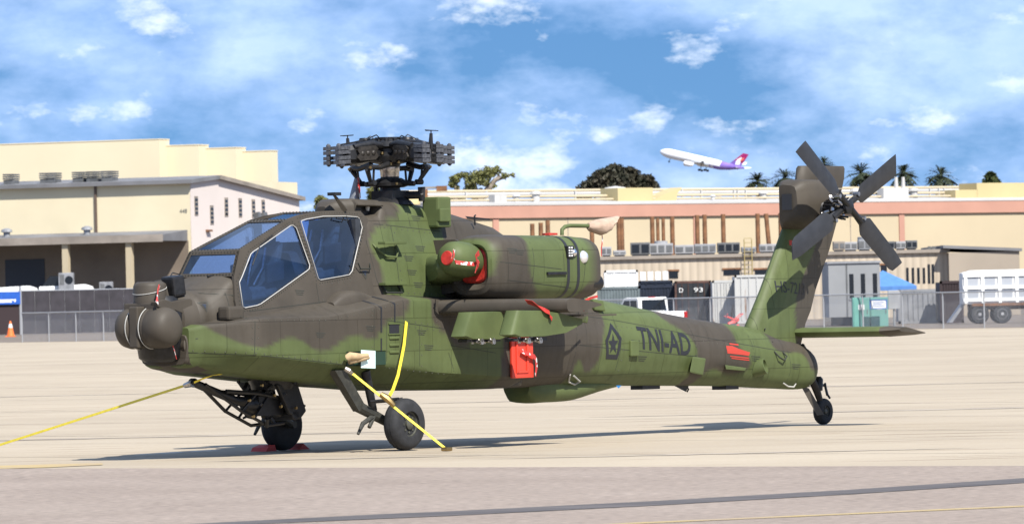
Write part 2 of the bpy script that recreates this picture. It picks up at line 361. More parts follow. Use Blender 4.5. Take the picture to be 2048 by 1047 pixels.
def body(stations, r=.08, nsub=6, step=.05, mirror=True, cubic=True):
    """stations: [(u, half profile [(v,w)] from top centre to bottom centre)]; with mirror=False the polygon is complete"""
    K = len(stations[0][1]); us = [s_[0] for s_ in stations]; A = np.array([s_[1] for s_ in stations], float)
    grid = []
    for i in range(len(us)-1):
        n = max(1, int(round((us[i+1]-us[i])/step)))
        for j in range(n): grid.append((i, j/n))
    grid.append((len(us)-2, 1.))
    rings = []
    for i, t in grid:
        u = us[i]+(us[i+1]-us[i])*t
        if cubic:
            h = us[i+1]-us[i]
            m0 = (A[i+1]-A[i-1])/(us[i+1]-us[i-1]) if i > 0 else (A[i+1]-A[i])/h
            m1 = (A[i+2]-A[i])/(us[i+2]-us[i]) if i+2 < len(us) else (A[i+1]-A[i])/h
            t2, t3 = t*t, t*t*t
            P = (2*t3-3*t2+1)*A[i]+(t3-2*t2+t)*h*m0+(-2*t3+3*t2)*A[i+1]+(t3-t2)*h*m1
        else: P = A[i]+(A[i+1]-A[i])*t
        if mirror: poly = [tuple(p) for p in P]+[(-p[0], p[1]) for p in P[::-1] if abs(p[0]) > 1e-4]
        else: poly = [tuple(p) for p in P]
        rings.append([(u, q[0], q[1]) for q in ringpts(poly, r, nsub)])
    return MB().loft(rings)
# ---- brown fields of the paint scheme, traced on the port side
B_UPPER = [pxpoly([(100, 300), (826, 370), (824, 411), (806, 436), (774, 450), (756, 470), (752, 490), (757, 515), (766, 535), (764, 600), (760, 800), (100, 800)], .5),
           pxpoly([(897, 360), (896, 470), (885, 540), (880, 640), (1250, 640), (1250, 360)], .5)]
B_SPON = [pxpoly([(440, 560), (446, 640), (462, 660), (484, 676), (505, 690), (530, 696), (556, 682), (580, 673), (606, 682), (625, 698), (645, 703), (666, 695), (690, 675), (720, 671), (740, 681), (757, 670), (774, 642), (790, 632), (806, 634), (818, 615), (824, 560)], .88),
          pxpoly([(868, 560), (860, 610), (863, 640), (872, 655), (890, 664), (905, 690), (930, 700), (960, 640), (960, 560)], .88),
          pxpoly([(1003, 560), (1006, 690), (1000, 730), (1010, 800), (1160, 800), (1160, 560)], .88)]
B_BOOM = [pxpoly([(900, 540), (1180, 560), (1194, 605), (1212, 640), (1203, 665), (1198, 690), (1198, 715), (1190, 735), (1172, 750), (1163, 728), (1150, 716), (1144, 760), (1140, 830), (900, 830)], .45),
          pxpoly([(1300, 560), (1322, 618), (1338, 646), (1368, 662), (1384, 684), (1391, 708), (1384, 735), (1376, 775), (1400, 775), (1410, 745), (1430, 735), (1455, 748), (1490, 745), (1508, 727), (1494, 708), (1476, 692), (1472, 660), (1468, 600)], .35),
          pxpoly([(1532, 600), (1530, 680), (1538, 698), (1560, 706), (1590, 703), (1604, 712), (1612, 742), (1640, 742), (1640, 600)], .2)]
B_FIN = [pxpoly([(1540, 250), (1572, 425), (1585, 440), (1600, 452), (1640, 456), (1634, 490), (1615, 530), (1598, 570), (1588, 610), (1594, 650), (1602, 720), (1760, 720), (1760, 250)], .1)]
B_NAC = [pxpoly([(990, 400), (994, 470), (998, 520), (990, 555), (968, 580), (950, 640), (1120, 640), (1100, 605), (1072, 580), (1056, 545), (1053, 500), (1058, 470), (1057, 400)], 1.52),
         pxpoly([(1172, 400), (1176, 480), (1184, 520), (1182, 560), (1166, 580), (1158, 640), (1300, 640), (1300, 400)], 1.54)]

# ---- fuselage bodies
def circ(r, wc, n=8, rv=None): return [((rv or r)*math.cos(math.radians(a)) if abs(a) < 90 else 0., wc+r*math.sin(math.radians(a))) for a in (90, 62, 36, 10, -14, -38, -62, -90)]
nose = body([(-3.10, circ(.36, 1.68)), (-3.06, circ(.39, 1.68)), (-2.93, circ(.40, 1.68)),
             (-2.75, [(0, 2.14), (.22, 2.12), (.40, 2.03), (.46, 1.85), (.48, 1.62), (.46, 1.35), (.36, 1.16), (0, 1.12)]),
             (-2.58, [(0, 2.21), (.26, 2.21), (.44, 2.16), (.485, 1.92), (.51, 1.66), (.5, 1.3), (.4, 1.06), (0, 1.04)]),
             (-2.42, [(0, 2.2), (.26, 2.2), (.43, 2.16), (.485, 1.92), (.51, 1.66), (.5, 1.3), (.4, 1.04), (0, 1.02)])], r=.06, nsub=4)
o = hb(nose, 'nose_section', M_CAMO, smooth=40); paint(o, B_UPPER); PAINTED.append(o)
hull = body([(-3.38, [(0, 1.5), (.36, 1.5), (.39, 1.36), (.34, 1.16), (0, 1.13)]), (-3.2, [(0, 1.56), (.42, 1.56), (.44, 1.34), (.40, 1.1), (0, 1.08)]),
             (-2.5, [(0, 1.78), (.49, 1.78), (.51, 1.3), (.46, 1.02), (0, 1.0)]), (-1.0, [(0, 1.80), (.505, 1.80), (.53, 1.2), (.5, .88), (0, .86)]),
             (.5, [(0, 1.9), (.53, 1.9), (.56, 1.2), (.54, .76), (0, .74)]), (2.0, [(0, 1.95), (.56, 1.95), (.60, 1.3), (.58, .72), (0, .70)]), (3.0, [(0, 1.95), (.56, 1.95), (.60, 1.3), (.54, .72), (0, .69)])], r=.05, nsub=5, step=.12)
o = hb(hull, 'fuselage', M_CAMO, smooth=40); paint(o, B_UPPER+B_BOOM[:1]); FUS = o
upper = body([(.02, [(0, 2.93), (.22, 2.93), (.30, 2.88), (.415, 2.4), (.487, 1.98), (.50, 1.74), (0, 1.74)]),
              (.30, [(0, 2.95), (.25, 2.95), (.35, 2.89), (.475, 2.4), (.545, 1.98), (.555, 1.74), (0, 1.74)]), (.40, [(0, 2.97), (.26, 2.97), (.36, 2.9), (.48, 2.4), (.55, 1.98), (.56, 1.74), (0, 1.74)]),
              (.46, [(0, 3.13), (.22, 3.13), (.35, 3.02), (.49, 2.4), (.55, 1.98), (.56, 1.74), (0, 1.74)]),
              (1.2, [(0, 3.10), (.22, 3.10), (.36, 2.99), (.5, 2.4), (.56, 1.98), (.57, 1.74), (0, 1.74)]),
              (1.84, [(0, 3.01), (.22, 3.0), (.36, 2.9), (.51, 2.4), (.58, 1.98), (.59, 1.74), (0, 1.74)]),
              (2.9, [(0, 2.80), (.2, 2.79), (.36, 2.66), (.5, 2.3), (.58, 1.95), (.59, 1.70), (0, 1.70)]),
              (3.7, [(0, 2.45), (.2, 2.44), (.36, 2.32), (.48, 2.1), (.55, 1.9), (.56, 1.6), (0, 1.6)]),
              (4.5, [(0, 2.05), (.2, 2.04), (.34, 1.95), (.44, 1.85), (.50, 1.75), (.51, 1.5), (0, 1.5)])], r=.07, nsub=5, cubic=False)
o = hb(upper, 'engine_deck', M_CAMO, smooth=32); paint(o, B_UPPER); PAINTED.append(o); DECK = o
cap = body([(-.32, [(0, 3.06), (.06, 3.06), (.08, 3.02), (.08, 2.95), (0, 2.95)]), (-.24, [(0, 3.12), (.13, 3.115), (.17, 3.05), (.18, 2.94), (0, 2.94)]), (-.10, [(0, 3.155), (.2, 3.15), (.25, 3.08), (.26, 2.94), (0, 2.94)]),
            (-.03, [(0, 3.16), (.22, 3.155), (.29, 3.09), (.29, 2.94), (0, 2.94)]), (-.02, [(0, 3.16), (.24, 3.155), (.32, 3.10), (.33, 3.065), (0, 3.065)]), (.47, [(0, 3.14), (.26, 3.135), (.36, 3.08), (.36, 3.05), (0, 3.05)])], r=.03, nsub=3, cubic=False)
o = hb(cap, 'mast_fairing', M_CAMO, smooth=40); paint(o, B_UPPER)
hb(MB().box((-.05, -.2, 2.93), (.44, .2, 3.07)), 'fairing_recess', M_DARK)
def boomsec(top, bot, hw):
    h = top-bot
    return [(0, top), (.40*hw, top-.01*h), (.80*hw, top-.15*h), (hw, top-.42*h), (hw*.99, top-.62*h), (.80*hw, bot+.13*h), (.42*hw, bot+.01*h), (0, bot)]
boom = body([(2.5, boomsec(2.0, .70, .60)), (3.4, boomsec(1.98, .69, .60)), (4.4, boomsec(1.93, .68, .53)), (5.2, boomsec(1.83, .67, .47)), (6.0, boomsec(1.72, .655, .435)), (7.0, boomsec(1.585, .63, .40)),
             (8.0, boomsec(1.47, .60, .36)), (8.8, boomsec(1.38, .56, .33)), (9.5, boomsec(1.22, .525, .30)), (9.95, boomsec(1.13, .51, .28)), (10.15, boomsec(1.04, .56, .23)), (10.24, boomsec(.95, .66, .14)), (10.26, boomsec(.88, .74, .05))], r=.06, nsub=4)
o = hb(boom, 'tail_boom', M_CAMO, smooth=40); paint(o, B_BOOM); PAINTED.append(o); BOOM = o
bump = body([(3.58, [(0, .74), (.2, .74), (.22, .68), (.18, .60), (0, .585)]), (3.68, [(0, .76), (.25, .76), (.26, .60), (.2, .51), (0, .495)]), (4.1, [(0, .76), (.27, .76), (.28, .60), (.21, .495), (0, .485)]),
             (4.55, [(0, .75), (.26, .75), (.27, .61), (.2, .505), (0, .495)]), (5.2, [(0, .72), (.22, .72), (.22, .66), (.16, .60), (0, .59)]), (5.75, [(0, .70), (.16, .70), (.16, .68), (.1, .665), (0, .66)])], r=.04, nsub=3, step=.1)
hb(bump, 'belly_fairing', M_GREEN, smooth=50)
# ---- avionics bays along both sides
SP = [(-3.36, .18, 1.60, .40, 1.585, 1.36, .32, 1.13), (-3.25, .25, 1.63, .50, 1.615, 1.34, .38, 1.11), (-2.58, .50, 1.705, .875, 1.685, 1.225, .56, 1.01), (-2.45, .50, 1.72, .885, 1.685, 1.21, .57, 1.0), (-1.27, .515, 1.83, .89, 1.685, 1.095, .60, .89),
      (-.76, .52, 1.88, .89, 1.745, 1.07, .60, .85), (-.12, .6, 1.935, .89, 1.835, 1.045, .60, .80), (.12, .66, 1.945, .89, 1.875, 1.03, .60, .785), (.8, .66, 1.90, .89, 1.865, .945, .60, .735), (1.8, .62, 1.88, .89, 1.84, .88, .60, .715), (2.62, .6, 1.86, .885, 1.8, .83, .60, .71), (2.72, .55, 1.84, .84, 1.78, .87, .58, .74)]
BAYS = []
for sgn in (1, -1):
    st = [(a[0], [(sgn*.1, a[2]-.02), (sgn*a[1], a[2]), (sgn*a[3], a[4]), (sgn*a[3], a[5]), (sgn*a[6], a[7]), (sgn*.1, a[7]-.01)]) for a in SP]
    mb = body(st, r=[.02, .03, .035, .05, .06, .02], nsub=[5, 6, 10, 6, 3, 3], mirror=False, cubic=False)
    o = hb(mb, 'avionics_bay', M_CAMO, smooth=28); paint(o, B_SPON); BAYS.append(o)
PAINTED.append(BAYS[0])
# ---- engine nacelles
def sring(u, cv, cw, rv, rw, n=56, e=3.3):
    out = []
    for j in range(n):
        g = 2*math.pi*j/n; x, y = math.cos(g), math.sin(g)
        out.append((u, cv+rv*math.copysign(abs(x)**(2/e), x), cw+rw*math.copysign(abs(y)**(2/e), y)))
    return out
CV, CW = 1.13, 2.255
for sgn in (1, -1):
    rings = [sring(1.50, sgn*CV, CW+.03, .20, .20), sring(1.34, sgn*CV, CW+.03, .215, .215), sring(1.26, sgn*CV, CW+.02, .245, .245), sring(1.23, sgn*CV, CW+.01, .29, .29), sring(1.25, sgn*CV, CW, .34, .34), sring(1.32, sgn*CV, CW, .385, .385), sring(1.42, sgn*CV, CW, .408, .405), sring(1.5, sgn*CV, CW, .418, .415)]
    u = 1.56
    while u < 3.12: rings.append(sring(u, sgn*CV, CW-.01*(u-1.5), .42, .415-.006*(u-1.5))); u += .05
    rings += [sring(3.16, sgn*CV, CW-.02, .418, .403), sring(3.38, sgn*CV, CW-.025, .41, .395), sring(3.45, sgn*CV, CW-.03, .39, .375), sring(3.46, sgn*CV, CW-.03, .34, .32), sring(3.2, sgn*CV, CW-.03, .29, .27)]
    nac = hb(MB().loft(rings), 'engine_nacelle', M_CAMO, smooth=35); paint(nac, B_NAC)
    if sgn == 1: NAC = nac
    # rotor brake stripes painted round the cowl
    for ua in (2.70, 2.91):
        hb(MB().loft([sring(ua, sgn*CV, CW-.012, .4235, .412), sring(ua+.055, sgn*CV, CW-.013, .4235, .4115)], caps=False), 'warning_band', M_BLACK, nac, smooth=35)
    # nose gearbox fairing in front of the intake
    gb = MB().lathe((.74, sgn*1.12, 2.40), (1, 0, -.12), [(0, .02), (.01, .10), (.05, .165), (.12, .205), (.25, .225), (.4, .225), (.52, .20), (.7, .16)], 28)
    hb(gb, 'gearbox_fairing', M_GREEN, nac, smooth=50)
    sf_ = []
    for v_, ua, ub, wa, wb in ((.48, 1.12, 1.62, 2.02, 2.46), (.75, .95, 1.5, 2.05, 2.45), (.95, .78, 1.4, 2.09, 2.43), (1.03, .80, 1.35, 2.14, 2.40)):
        sf_.append([(q[0], sgn*v_, q[1]) for q in ringpts([(ua, wa+.04), (ub, wa), (ub, wb), (ua, wb-.04)], .12, 3)])
    hb(MB().loft(sf_), 'shaft_fairing', M_GREEN, nac, smooth=50)
    hb(body([(1.35, [(sgn*.3, 2.62), (sgn*.85, 2.62), (sgn*.9, 2.3), (sgn*.8, 1.95), (sgn*.3, 1.9)]), (3.1, [(sgn*.3, 2.45), (sgn*.85, 2.5), (sgn*.9, 2.3), (sgn*.8, 1.93), (sgn*.3, 1.88)])], r=.06, nsub=2, mirror=False, step=.5), 'nacelle_pylon', M_BROWN, nac, smooth=40)
    # exhaust
    hb(MB().lathe((3.20, sgn*CV, CW-.03), (1, 0, 0), [(0, .25), (.33, .23), (.34, .20), (.05, .18)], 24), 'exhaust_duct', M_DARK, nac, smooth=50)
    hb(MB().lathe((3.30, sgn*(CV+.30), CW-.22), (1, 0, 0), [(0, .10), (.20, .10), (.205, .08), (.06, .075)], 20), 'exhaust_pipe', M_DARK, nac, smooth=50)
# lamp cluster and formation light on the port cowl
p = H3(1138, 503, 1.54); hb(MB().box((p[0]-.07, 1.50, p[2]-.075), (p[0]+.07, 1.575, p[2]+.075)), 'flare_sensor_plate', M_DARK, NAC, bevel=.01)
for i in range(2):
    for j in range(4): hb(MB().box((p[0]-.055+i*.05, 1.576, p[2]-.06+j*.034), (p[0]-.025+i*.05, 1.582, p[2]-.042+j*.034)), 'sensor_dot', M_WHITE, NAC)
p = H3(1167, 514, 1.54); hb(MB().lathe((p[0], 1.49, p[2]), (0, 1, 0), [(0, .085), (.05, .085), (.085, .06), (.10, .0)], 20), 'position_lamp', M_LENS, NAC, smooth=60)
p = H3(1147, 505, 1.55); hb(MB().lathe((p[0], 1.53, p[2]), (0, 1, 0), [(0, .05), (.04, .05), (.06, .02)], 16), 'round_sensor', M_CHROME, NAC, smooth=60)
p = H3(1112, 546, 1.55); hb(MB().box((p[0]-.20, 1.54, p[2]-.02), (p[0]+.2, 1.575, p[2]+.018)), 'cowl_latch_rail', M_DARK, NAC, bevel=.006)

# ---- canopy: side walls with window openings, windscreens, roof
def vw(w): return .52-.17*(max(w, 1.6)-1.85) if w < 2.5 else .41-.22*(w-2.5)
def canopy_pt(px, py):
    v = .45
    for _ in range(8): u, w = inv(px, py, v); v = vw(w)
    return (u, v, w)
OUT = [(468, 552), (479, 500), (500, 486), (540, 461), (578, 437), (600, 429), (640, 422), (690, 420), (722, 423), (738, 440), (752, 480), (762, 540), (768, 596), (626, 620), (478, 642), (470, 600)]
WIN1 = [(477, 564), (483, 551), (500, 507), (504, 503), (580, 450), (585, 449.5), (592, 455), (619, 530), (618, 538), (612, 543), (521, 608), (514, 611), (489, 616), (484, 613)]
WIN2 = [(600, 441), (612, 437), (645, 431.5), (690, 431), (714, 433), (719, 437), (724, 455), (704, 542), (698, 550), (688, 552), (640, 560.5), (635, 557)]
def inset3(P, d):
    c = sum((Vector(p) for p in P), Vector())/len(P); out = []
    n = len(P)
    for i in range(n):
        p = Vector(P[i]); a = (Vector(P[i-1])-p).normalized(); b = (Vector(P[(i+1) % n])-p).normalized()
        bis = a+b
        if bis.length < 1e-3: bis = (c-p)
        bis.normalize()
        if bis.dot(c-p) < 0: bis = -bis
        sn = max(.35, math.sqrt(max(0, (1-a.dot(b))/2))); out.append(p+bis*(d/sn))
    return out
def panel_with_holes(outer, holes, thick, name, m, parent=heli, inward=(0, -1, 0)):
    loops = [[Vector(p) for p in outer]]+[[Vector(p) for p in h] for h in holes]
    tri = tessellate_polygon(loops); vs = [p for l in loops for p in l]; n = len(vs)
    off = Vector(inward)*thick; mb = MB(); mb.v = [tuple(p) for p in vs]+[tuple(p+off) for p in vs]
    mb.f = [tuple(t) for t in tri]+[tuple(i+n for i in t[::-1]) for t in tri]
    k = 0
    for l in loops:
        for i in range(len(l)):
            a, b = k+i, k+(i+1) % len(l); mb.f.append((a, b, b+n, a+n))
        k += len(l)
    o = hb(mb, name, m, parent); return o
def ringstrip(P, r, name, m, parent, n=6):
    P = [Vector(p) for p in P]; mb = MB(); mb.tube(P+[P[0]], r, n, caps=False); return hb(mb, name, m, parent, smooth=60)
M_CFRAME = M_BROWN
PANES = []
for sgn in (1, -1):
    fl_ = lambda P: [(p[0], sgn*p[1], p[2]) for p in P]
    outer = fl_([canopy_pt(*p) for p in OUT]); w1 = [canopy_pt(*p) for p in WIN1]; w2 = [canopy_pt(*p) for p in WIN2]
    side = panel_with_holes(outer, [fl_(w1), fl_(w2)], .035, 'canopy_side_frame', M_CFRAME, inward=(0, -sgn, 0))
    if sgn == 1: CSIDE = side
    for wn in (w1, w2):
        g = [(p[0], sgn*(p[1]-.012), p[2]) for p in wn]
        mb = MB().add(g, [tuple(range(len(g)))]); pn = hb(mb, 'window_pane', M_GLASS); PANES.append(pn)
        ringstrip([(p[0], sgn*(p[1]+.009), p[2]) for p in inset3(wn, .006)], .0062, 'white_seal', M_SEAL, pn)
        if sgn == 1:      # dotted screw line around each window
            ex = inset3(wn, -.035); mb = MB(); n = len(ex)
            for i in range(n):
                a, b = Vector(ex[i]), Vector(ex[(i+1) % n]); k = max(1, int((b-a).length/.045))
                for j in range(k):
                    q = a.lerp(b, j/k); mb.box((q.x-.006, vw(q.z)-.004, q.z-.006), (q.x+.006, vw(q.z)+.003, q.z+.006))
            tag(hb(mb, 'frame_screws', M_LINE, side), kind='stuff')
def quadframe(pl, pr_, name, glass=True, fw=.055, n=None):
    """pl: list of port rail points bottom->top (two), mirrored to starboard: a frame with one pane"""
    a, b = Vector(pl), Vector(pr_); quad = [a, Vector((a.x, -a.y, a.z)), Vector((b.x, -b.y, b.z)), b]
    nrm = (quad[1]-quad[0]).cross(quad[3]-quad[0]).normalized()
    if nrm.z < 0: nrm = -nrm
    hole = inset3(quad, fw)
    o = panel_with_holes(quad, [hole] if glass else [], .03, name, M_CFRAME, inward=tuple(-nrm))
    if glass:
        g = [p-nrm*.008 for p in hole]; pn = hb(MB().add(g, [(0, 1, 2, 3)]), 'window_pane', M_GLASS); PANES.append(pn)
        mb = MB(); pts = [p+nrm*.004 for p in inset3(quad, fw*.5)]; pts.append(pts[0])
        for i in range(4):
            k = int((pts[i+1]-pts[i]).length/.05)
            for j in range(k):
                q = pts[i].lerp(pts[i+1], j/k); mb.box((q.x-.006, q.y-.006, q.z-.006), (q.x+.006, q.y+.006, q.z+.006))
        tag(hb(mb, 'frame_screws', M_LINE, o), kind='stuff')
    return o
c0, c1, c2, c3, c4 = [canopy_pt(*p) for p in ((468, 552), (479, 500), (575, 439), (640, 422), (722, 423))]
quadframe(c0, c1, 'windscreen_frame', fw=.05)
quadframe((c1[0]+.004, c1[1], c1[2]+.002), c2, 'upper_windscreen_frame', fw=.05)
quadframe((c2[0]+.004, c2[1], c2[2]), c3, 'roof_frame', fw=.06)
quadframe((c3[0]+.004, c3[1], c3[2]), (c4[0], c4[1], c4[2]+.01), 'roof_panel', glass=False)
# windscreen wipers and gutter strips
hb(MB().tube([H3(505, 530, .47), H3(520, 490, .40), H3(545, 470, .37)], .008, 6), 'wiper', M_DARK)
hb(MB().tube([H3(415, 553, 0.1), H3(440, 547, .12), H3(468, 546, .36)], .012, 6), 'wiper', M_DARK)
hb(MB().tube([canopy_pt(610, 441), canopy_pt(668, 432), (canopy_pt(668, 432)[0], canopy_pt(668, 432)[1]+.05, canopy_pt(668, 432)[2]-.03), (canopy_pt(690, 436)[0], canopy_pt(690, 436)[1]+.05, canopy_pt(690, 436)[2]-.03), canopy_pt(692, 430)], .007, 6), 'canopy_handle', M_DARK)
# cockpit interior
hb(MB().box((-2.45, -.42, 1.80), (-.1, .42, 1.86)), 'cockpit_floor', M_INT)
hb(body([(-2.50, [(0, 2.16), (.3, 2.14), (.36, 1.9), (0, 1.86)]), (-2.2, [(0, 2.20), (.32, 2.18), (.38, 1.9), (0, 1.86)]), (-2.1, [(0, 2.1), (.3, 2.08), (.36, 1.9), (0, 1.86)])], r=.04, nsub=2, step=.2), 'instrument_coaming', M_INT, smooth=40)
hb(body([(-1.28, [(0, 2.50), (.26, 2.48), (.36, 2.2), (0, 1.86)]), (-1.12, [(0, 2.52), (.28, 2.5), (.38, 2.2), (0, 1.86)]), (-1.05, [(0, 2.4), (.26, 2.38), (.36, 2.2), (0, 1.86)])], r=.04, nsub=2, step=.2), 'instrument_coaming', M_INT, smooth=40)
for us, ws in ((-1.62, 0.), (-.50, .22)):
    st = MB(); st.obox((us-.12, 0, 2.0+ws), (.24, 0, .03), (0, .24, 0), (-.01, 0, .07)); s1 = hb(st, 'seat', M_SEAT, bevel=.03)
    st = MB(); st.obox((us+.16, 0, 2.32+ws), (.05, 0, -.015), (0, .23, 0), (.07, 0, .30)); hb(st, 'seat_back', M_SEAT, s1, bevel=.03)
    st = MB(); st.obox((us+.20, 0, 2.66+ws*.7), (.06, 0, 0), (0, .13, 0), (.01, 0, .07)); hb(st, 'head_rest', M_INT, s1, bevel=.02)
    [hb(MB().obox((us+.03, s_*.28, 2.25+ws), (.16, 0, .02), (0, .025, 0), (0, 0, .12)), 'seat_armour', M_INT, s1, bevel=.015) for s_ in (-1, 1)]
    [hb(MB().tube([(us+.10, s_*.09, 2.55+ws), (us+.02, s_*.10, 2.3+ws), (us-.1, s_*.05, 2.09+ws)], .018, 6), 'harness', M_STEEL, s1) for s_ in (-1, 1)]
hb(MB().box((-.98, -.36, 1.86), (-.93, .36, 2.62)), 'blast_shield', M_INT)
hb(MB().box((-.12, -.38, 1.86), (-.02, .38, 2.9)), 'rear_bulkhead', M_INT)
# side mirror-like housing below the windscreen and box at nose shoulder
o = H3(468, 620, .58); hb(MB().box((o[0]-.17, .46, o[2]-.12), (o[0]+.13, .64, o[2]+.05)), 'forward_antenna_box', M_BROWN, bevel=.035)
# ---- target sight turret
tz = MB().lathe((-3.42, 0, 1.18), (0, 0, 1), [(0, .20), (.05, .27), (.25, .30), (.6, .30), (.72, .26), (.8, .2)], 28)
TUR = hb(tz, 'sight_turret', M_DARK, smooth=50)
hb(MB().lathe((-3.40, 0, 1.68), (1, 0, 0), [(0, .20), (.06, .33), (.30, .36)], 32), 'turret_collar', M_BROWN, TUR, smooth=50)
cu, cw_ = -3.70, 1.60
near = MB().lathe((cu, .09, cw_), (0, 1, 0), [(0, .22), (.02, .243), (.06, .25), (.065, .246), (.075, .246), (.08, .25), (.24, .247), (.31, .225), (.355, .18), (.38, .12), (.39, .06), (.392, 0)], 40)
o = hb(near, 'sight_barrel', M_BROWN, TUR, smooth=50)
far = MB().lathe((cu, -.07, cw_), (0, -1, 0), [(0, .22), (.03, .25), (.13, .255), (.21, .235), (.27, .17), (.29, .08), (.292, 0)], 36)
hb(far, 'sight_barrel', M_BROWN, TUR, smooth=50)
hb(MB().lathe((cu, -.10, cw_), (0, 1, 0), [(0, .20), (.16, .20)], 28), 'barrel_core', M_DARK, TUR, smooth=50)
for vv, rr in ((.11, .252), (-.095, .258)):
    pts = [(cu+rr*math.cos(g), vv, cw_+rr*math.sin(g)) for g in [2*math.pi*i/40 for i in range(41)]]
    hb(MB().tube(pts, .006, 6, caps=False), 'white_seal', M_SEAL, TUR, smooth=60)
# yoke arms, cross head and rails
hb(MB().prism([H3(*p, .30) for p in ((314, 603), (330, 598), (345, 603), (380, 596), (385, 600), (386, 628), (376, 630), (352, 620), (330, 618), (316, 613))], (0, -.10, 0)), 'turret_arm', M_BROWN, TUR, bevel=.008)
hb(MB().box((-3.80, -.25, 1.80), (-3.40, .28, 1.90)), 'turret_bridge', M_BROWN, TUR, bevel=.02)
hb(MB().box((-3.93, -.06, 1.36), (-3.50, .08, 1.86)), 'turret_spine', M_BROWN, TUR, bevel=.02)
for dv in (-.03, .03): hb(MB().tube([(-3.88, dv-.1, 1.70), (-3.75, dv-.1, 1.90)], .016, 6), 'turret_rod', M_BROWN, TUR)
pn = hb(MB().lathe((-3.60, 0, 1.88), (0, 0, 1), [(0, .19), (.01, .20), (.22, .20), (.255, .185), (.275, .15), (.28, 0)], 32), 'night_sensor', M_BROWN, TUR, smooth=40)
hb(MB().tube([(-3.60+.204*math.cos(g), .204*math.sin(g), 2.05+.05*math.cos(g)) for g in [2*math.pi*i/32 for i in range(33)]], .005, 6, caps=False), 'white_seal', M_SEAL, TUR, smooth=60)
hb(MB().lathe((-3.28, 0, 1.98), (0, 0, 1), [(0, .17), (.15, .17), (.19, .14), (.20, 0)], 28), 'sensor_pedestal', M_BROWN, TUR, smooth=40)
q = H3(347, 572, .12); hb(MB().obox((q[0], .12, q[2]), (.11, 0, .012), (0, .10, 0), (-.02, 0, .125)), 'camera_cover', M_DARK, TUR, bevel=.03)
hb(MB().tube([H3(338, 556, .1), H3(345, 545, .08), H3(358, 548, .05), H3(362, 560, .05)], .007, 6), 'cable', M_DARK, TUR)
hb(MB().lathe(H3(368, 690, .25), (0, 1, 0), [(0, .05), (.03, .11), (.1, .12), (.14, .06)], 20), 'chin_antenna', M_BROWN, smooth=50)

# ---- wings and pylons
def wing(sgn):
    def sec(v, ule, ute, wc, th):
        c = ute-ule
        prof = [(0, 0), (.0, .45), (.02, .78), (.07, .97), (.3, 1.), (.6, .72), (1., .12), (1., -.12), (.6, -.62), (.3, -1.), (.07, -.97), (.02, -.78), (.0, -.45)]
        return [(ule+c*a, sgn*v, wc+th*b) for a, b in prof]
    mb = MB().loft([sec(.55, .78, 2.0, 1.765, .098), sec(1.6, 1.02, 2.02, 1.76, .094), sec(2.56, 1.27, 2.0, 1.755, .088), sec(2.62, 1.28, 1.99, 1.755, .084)])
    w_ = hb(mb, 'stub_wing', M_BROWN, smooth=40)
    hb(MB().box((1.62, sgn*2.0-.0, 1.615) if sgn > 0 else (1.62, -2.62, 1.615), (2.3, 2.62, 1.635) if sgn > 0 else (2.3, -2.0, 1.635)), 'trailing_plate', M_BROWN, w_)
    for vc, prof in ((1.62, [(.30, 1.40), (.47, 1.70), (.95, 1.70), (1.5, 1.68), (1.5, 1.45), (1.05, 1.345), (.45, 1.36)]),
                     (2.36, [(.32, 1.41), (.47, 1.71), (.98, 1.70), (1.35, 1.66), (1.80, 1.58), (1.80, 1.52), (1.45, 1.41), (1.0, 1.375), (.46, 1.375)])):
        rings = []
        for k, (dv, s_) in enumerate(((-.115, .90), (-.10, .97), (-.07, 1.), (.07, 1.), (.10, .97), (.115, .90))):
            cu_ = sum(p[0] for p in prof)/len(prof); cw2 = sum(p[1] for p in prof)/len(prof)
            rings.append([(cu_+(p[0]-cu_)*(s_*.35+.65 if p[0] > .6 else s_), sgn*vc+dv, cw2+(p[1]-cw2)*(s_*.4+.6)) for p in prof])
        py_ = hb(MB().loft(rings), 'weapon_pylon', M_GREEN, smooth=40)
        br = MB()
        for uu in (.62, .86):
            br.lathe((uu, sgn*vc-.16, 1.345), (0, 1, 0), [(0, .022), (.32, .022)], 10); br.lathe((uu, sgn*vc, 1.30), (0, 0, 1), [(0, .02), (.09, .026)], 10)
            br.lathe((uu, sgn*vc+.13, 1.325), (0, 1, 0), [(0, .034), (.03, .034)], 12); br.box((uu-.035, sgn*vc+.05, 1.315), (uu+.035, sgn*vc+.12, 1.36))
            br.tube([(uu-.06, sgn*vc+.1, 1.33), (uu+.07, sgn*vc+.12, 1.305)], .012, 6)
        hb(br, 'sway_brace', M_STEEL, py_, smooth=40)
        hb(MB().box((.42, sgn*vc-.07, 1.325), (1.1, sgn*vc+.07, 1.36)), 'ejector_rail', M_DARK, py_)
    return w_
WINGP = wing(1); wing(-1)

# ---- main rotor head (blades removed)
MU = 1.055
hubm = MB().lathe((MU, 0, 3.08), (0, 0, 1), [(0, .30), (.05, .26), (.10, .16), (.20, .13), (.26, .125), (.44, .115), (.50, .135), (.53, .15)], 28)
HUB = hb(hubm, 'rotor_mast', M_DARK, smooth=45)
hb(MB().lathe((MU, 0, 3.40), (0, 0, 1), [(0, .118), (.10, .122), (.11, .128), (.16, .128), (.17, .118)], 28), 'mast_sleeve', M_STEEL, HUB, smooth=40)
core = MB().lathe((MU, 0, 3.60), (0, 0, 1), [(0, .16), (.02, .24), (.10, .27), (.14, .22), (.19, .22), (.22, .27), (.28, .26), (.31, .18), (.34, .18), (.345, 0)], 24)
for k in range(12):
    g = 2*math.pi*k/12; core.lathe((MU+.21*math.cos(g), .21*math.sin(g), 3.88), (0, 0, 1), [(0, .03), (.045, .03), (.05, .015)], 8)
hb(core, 'hub_core', M_DARK, HUB, smooth=40)
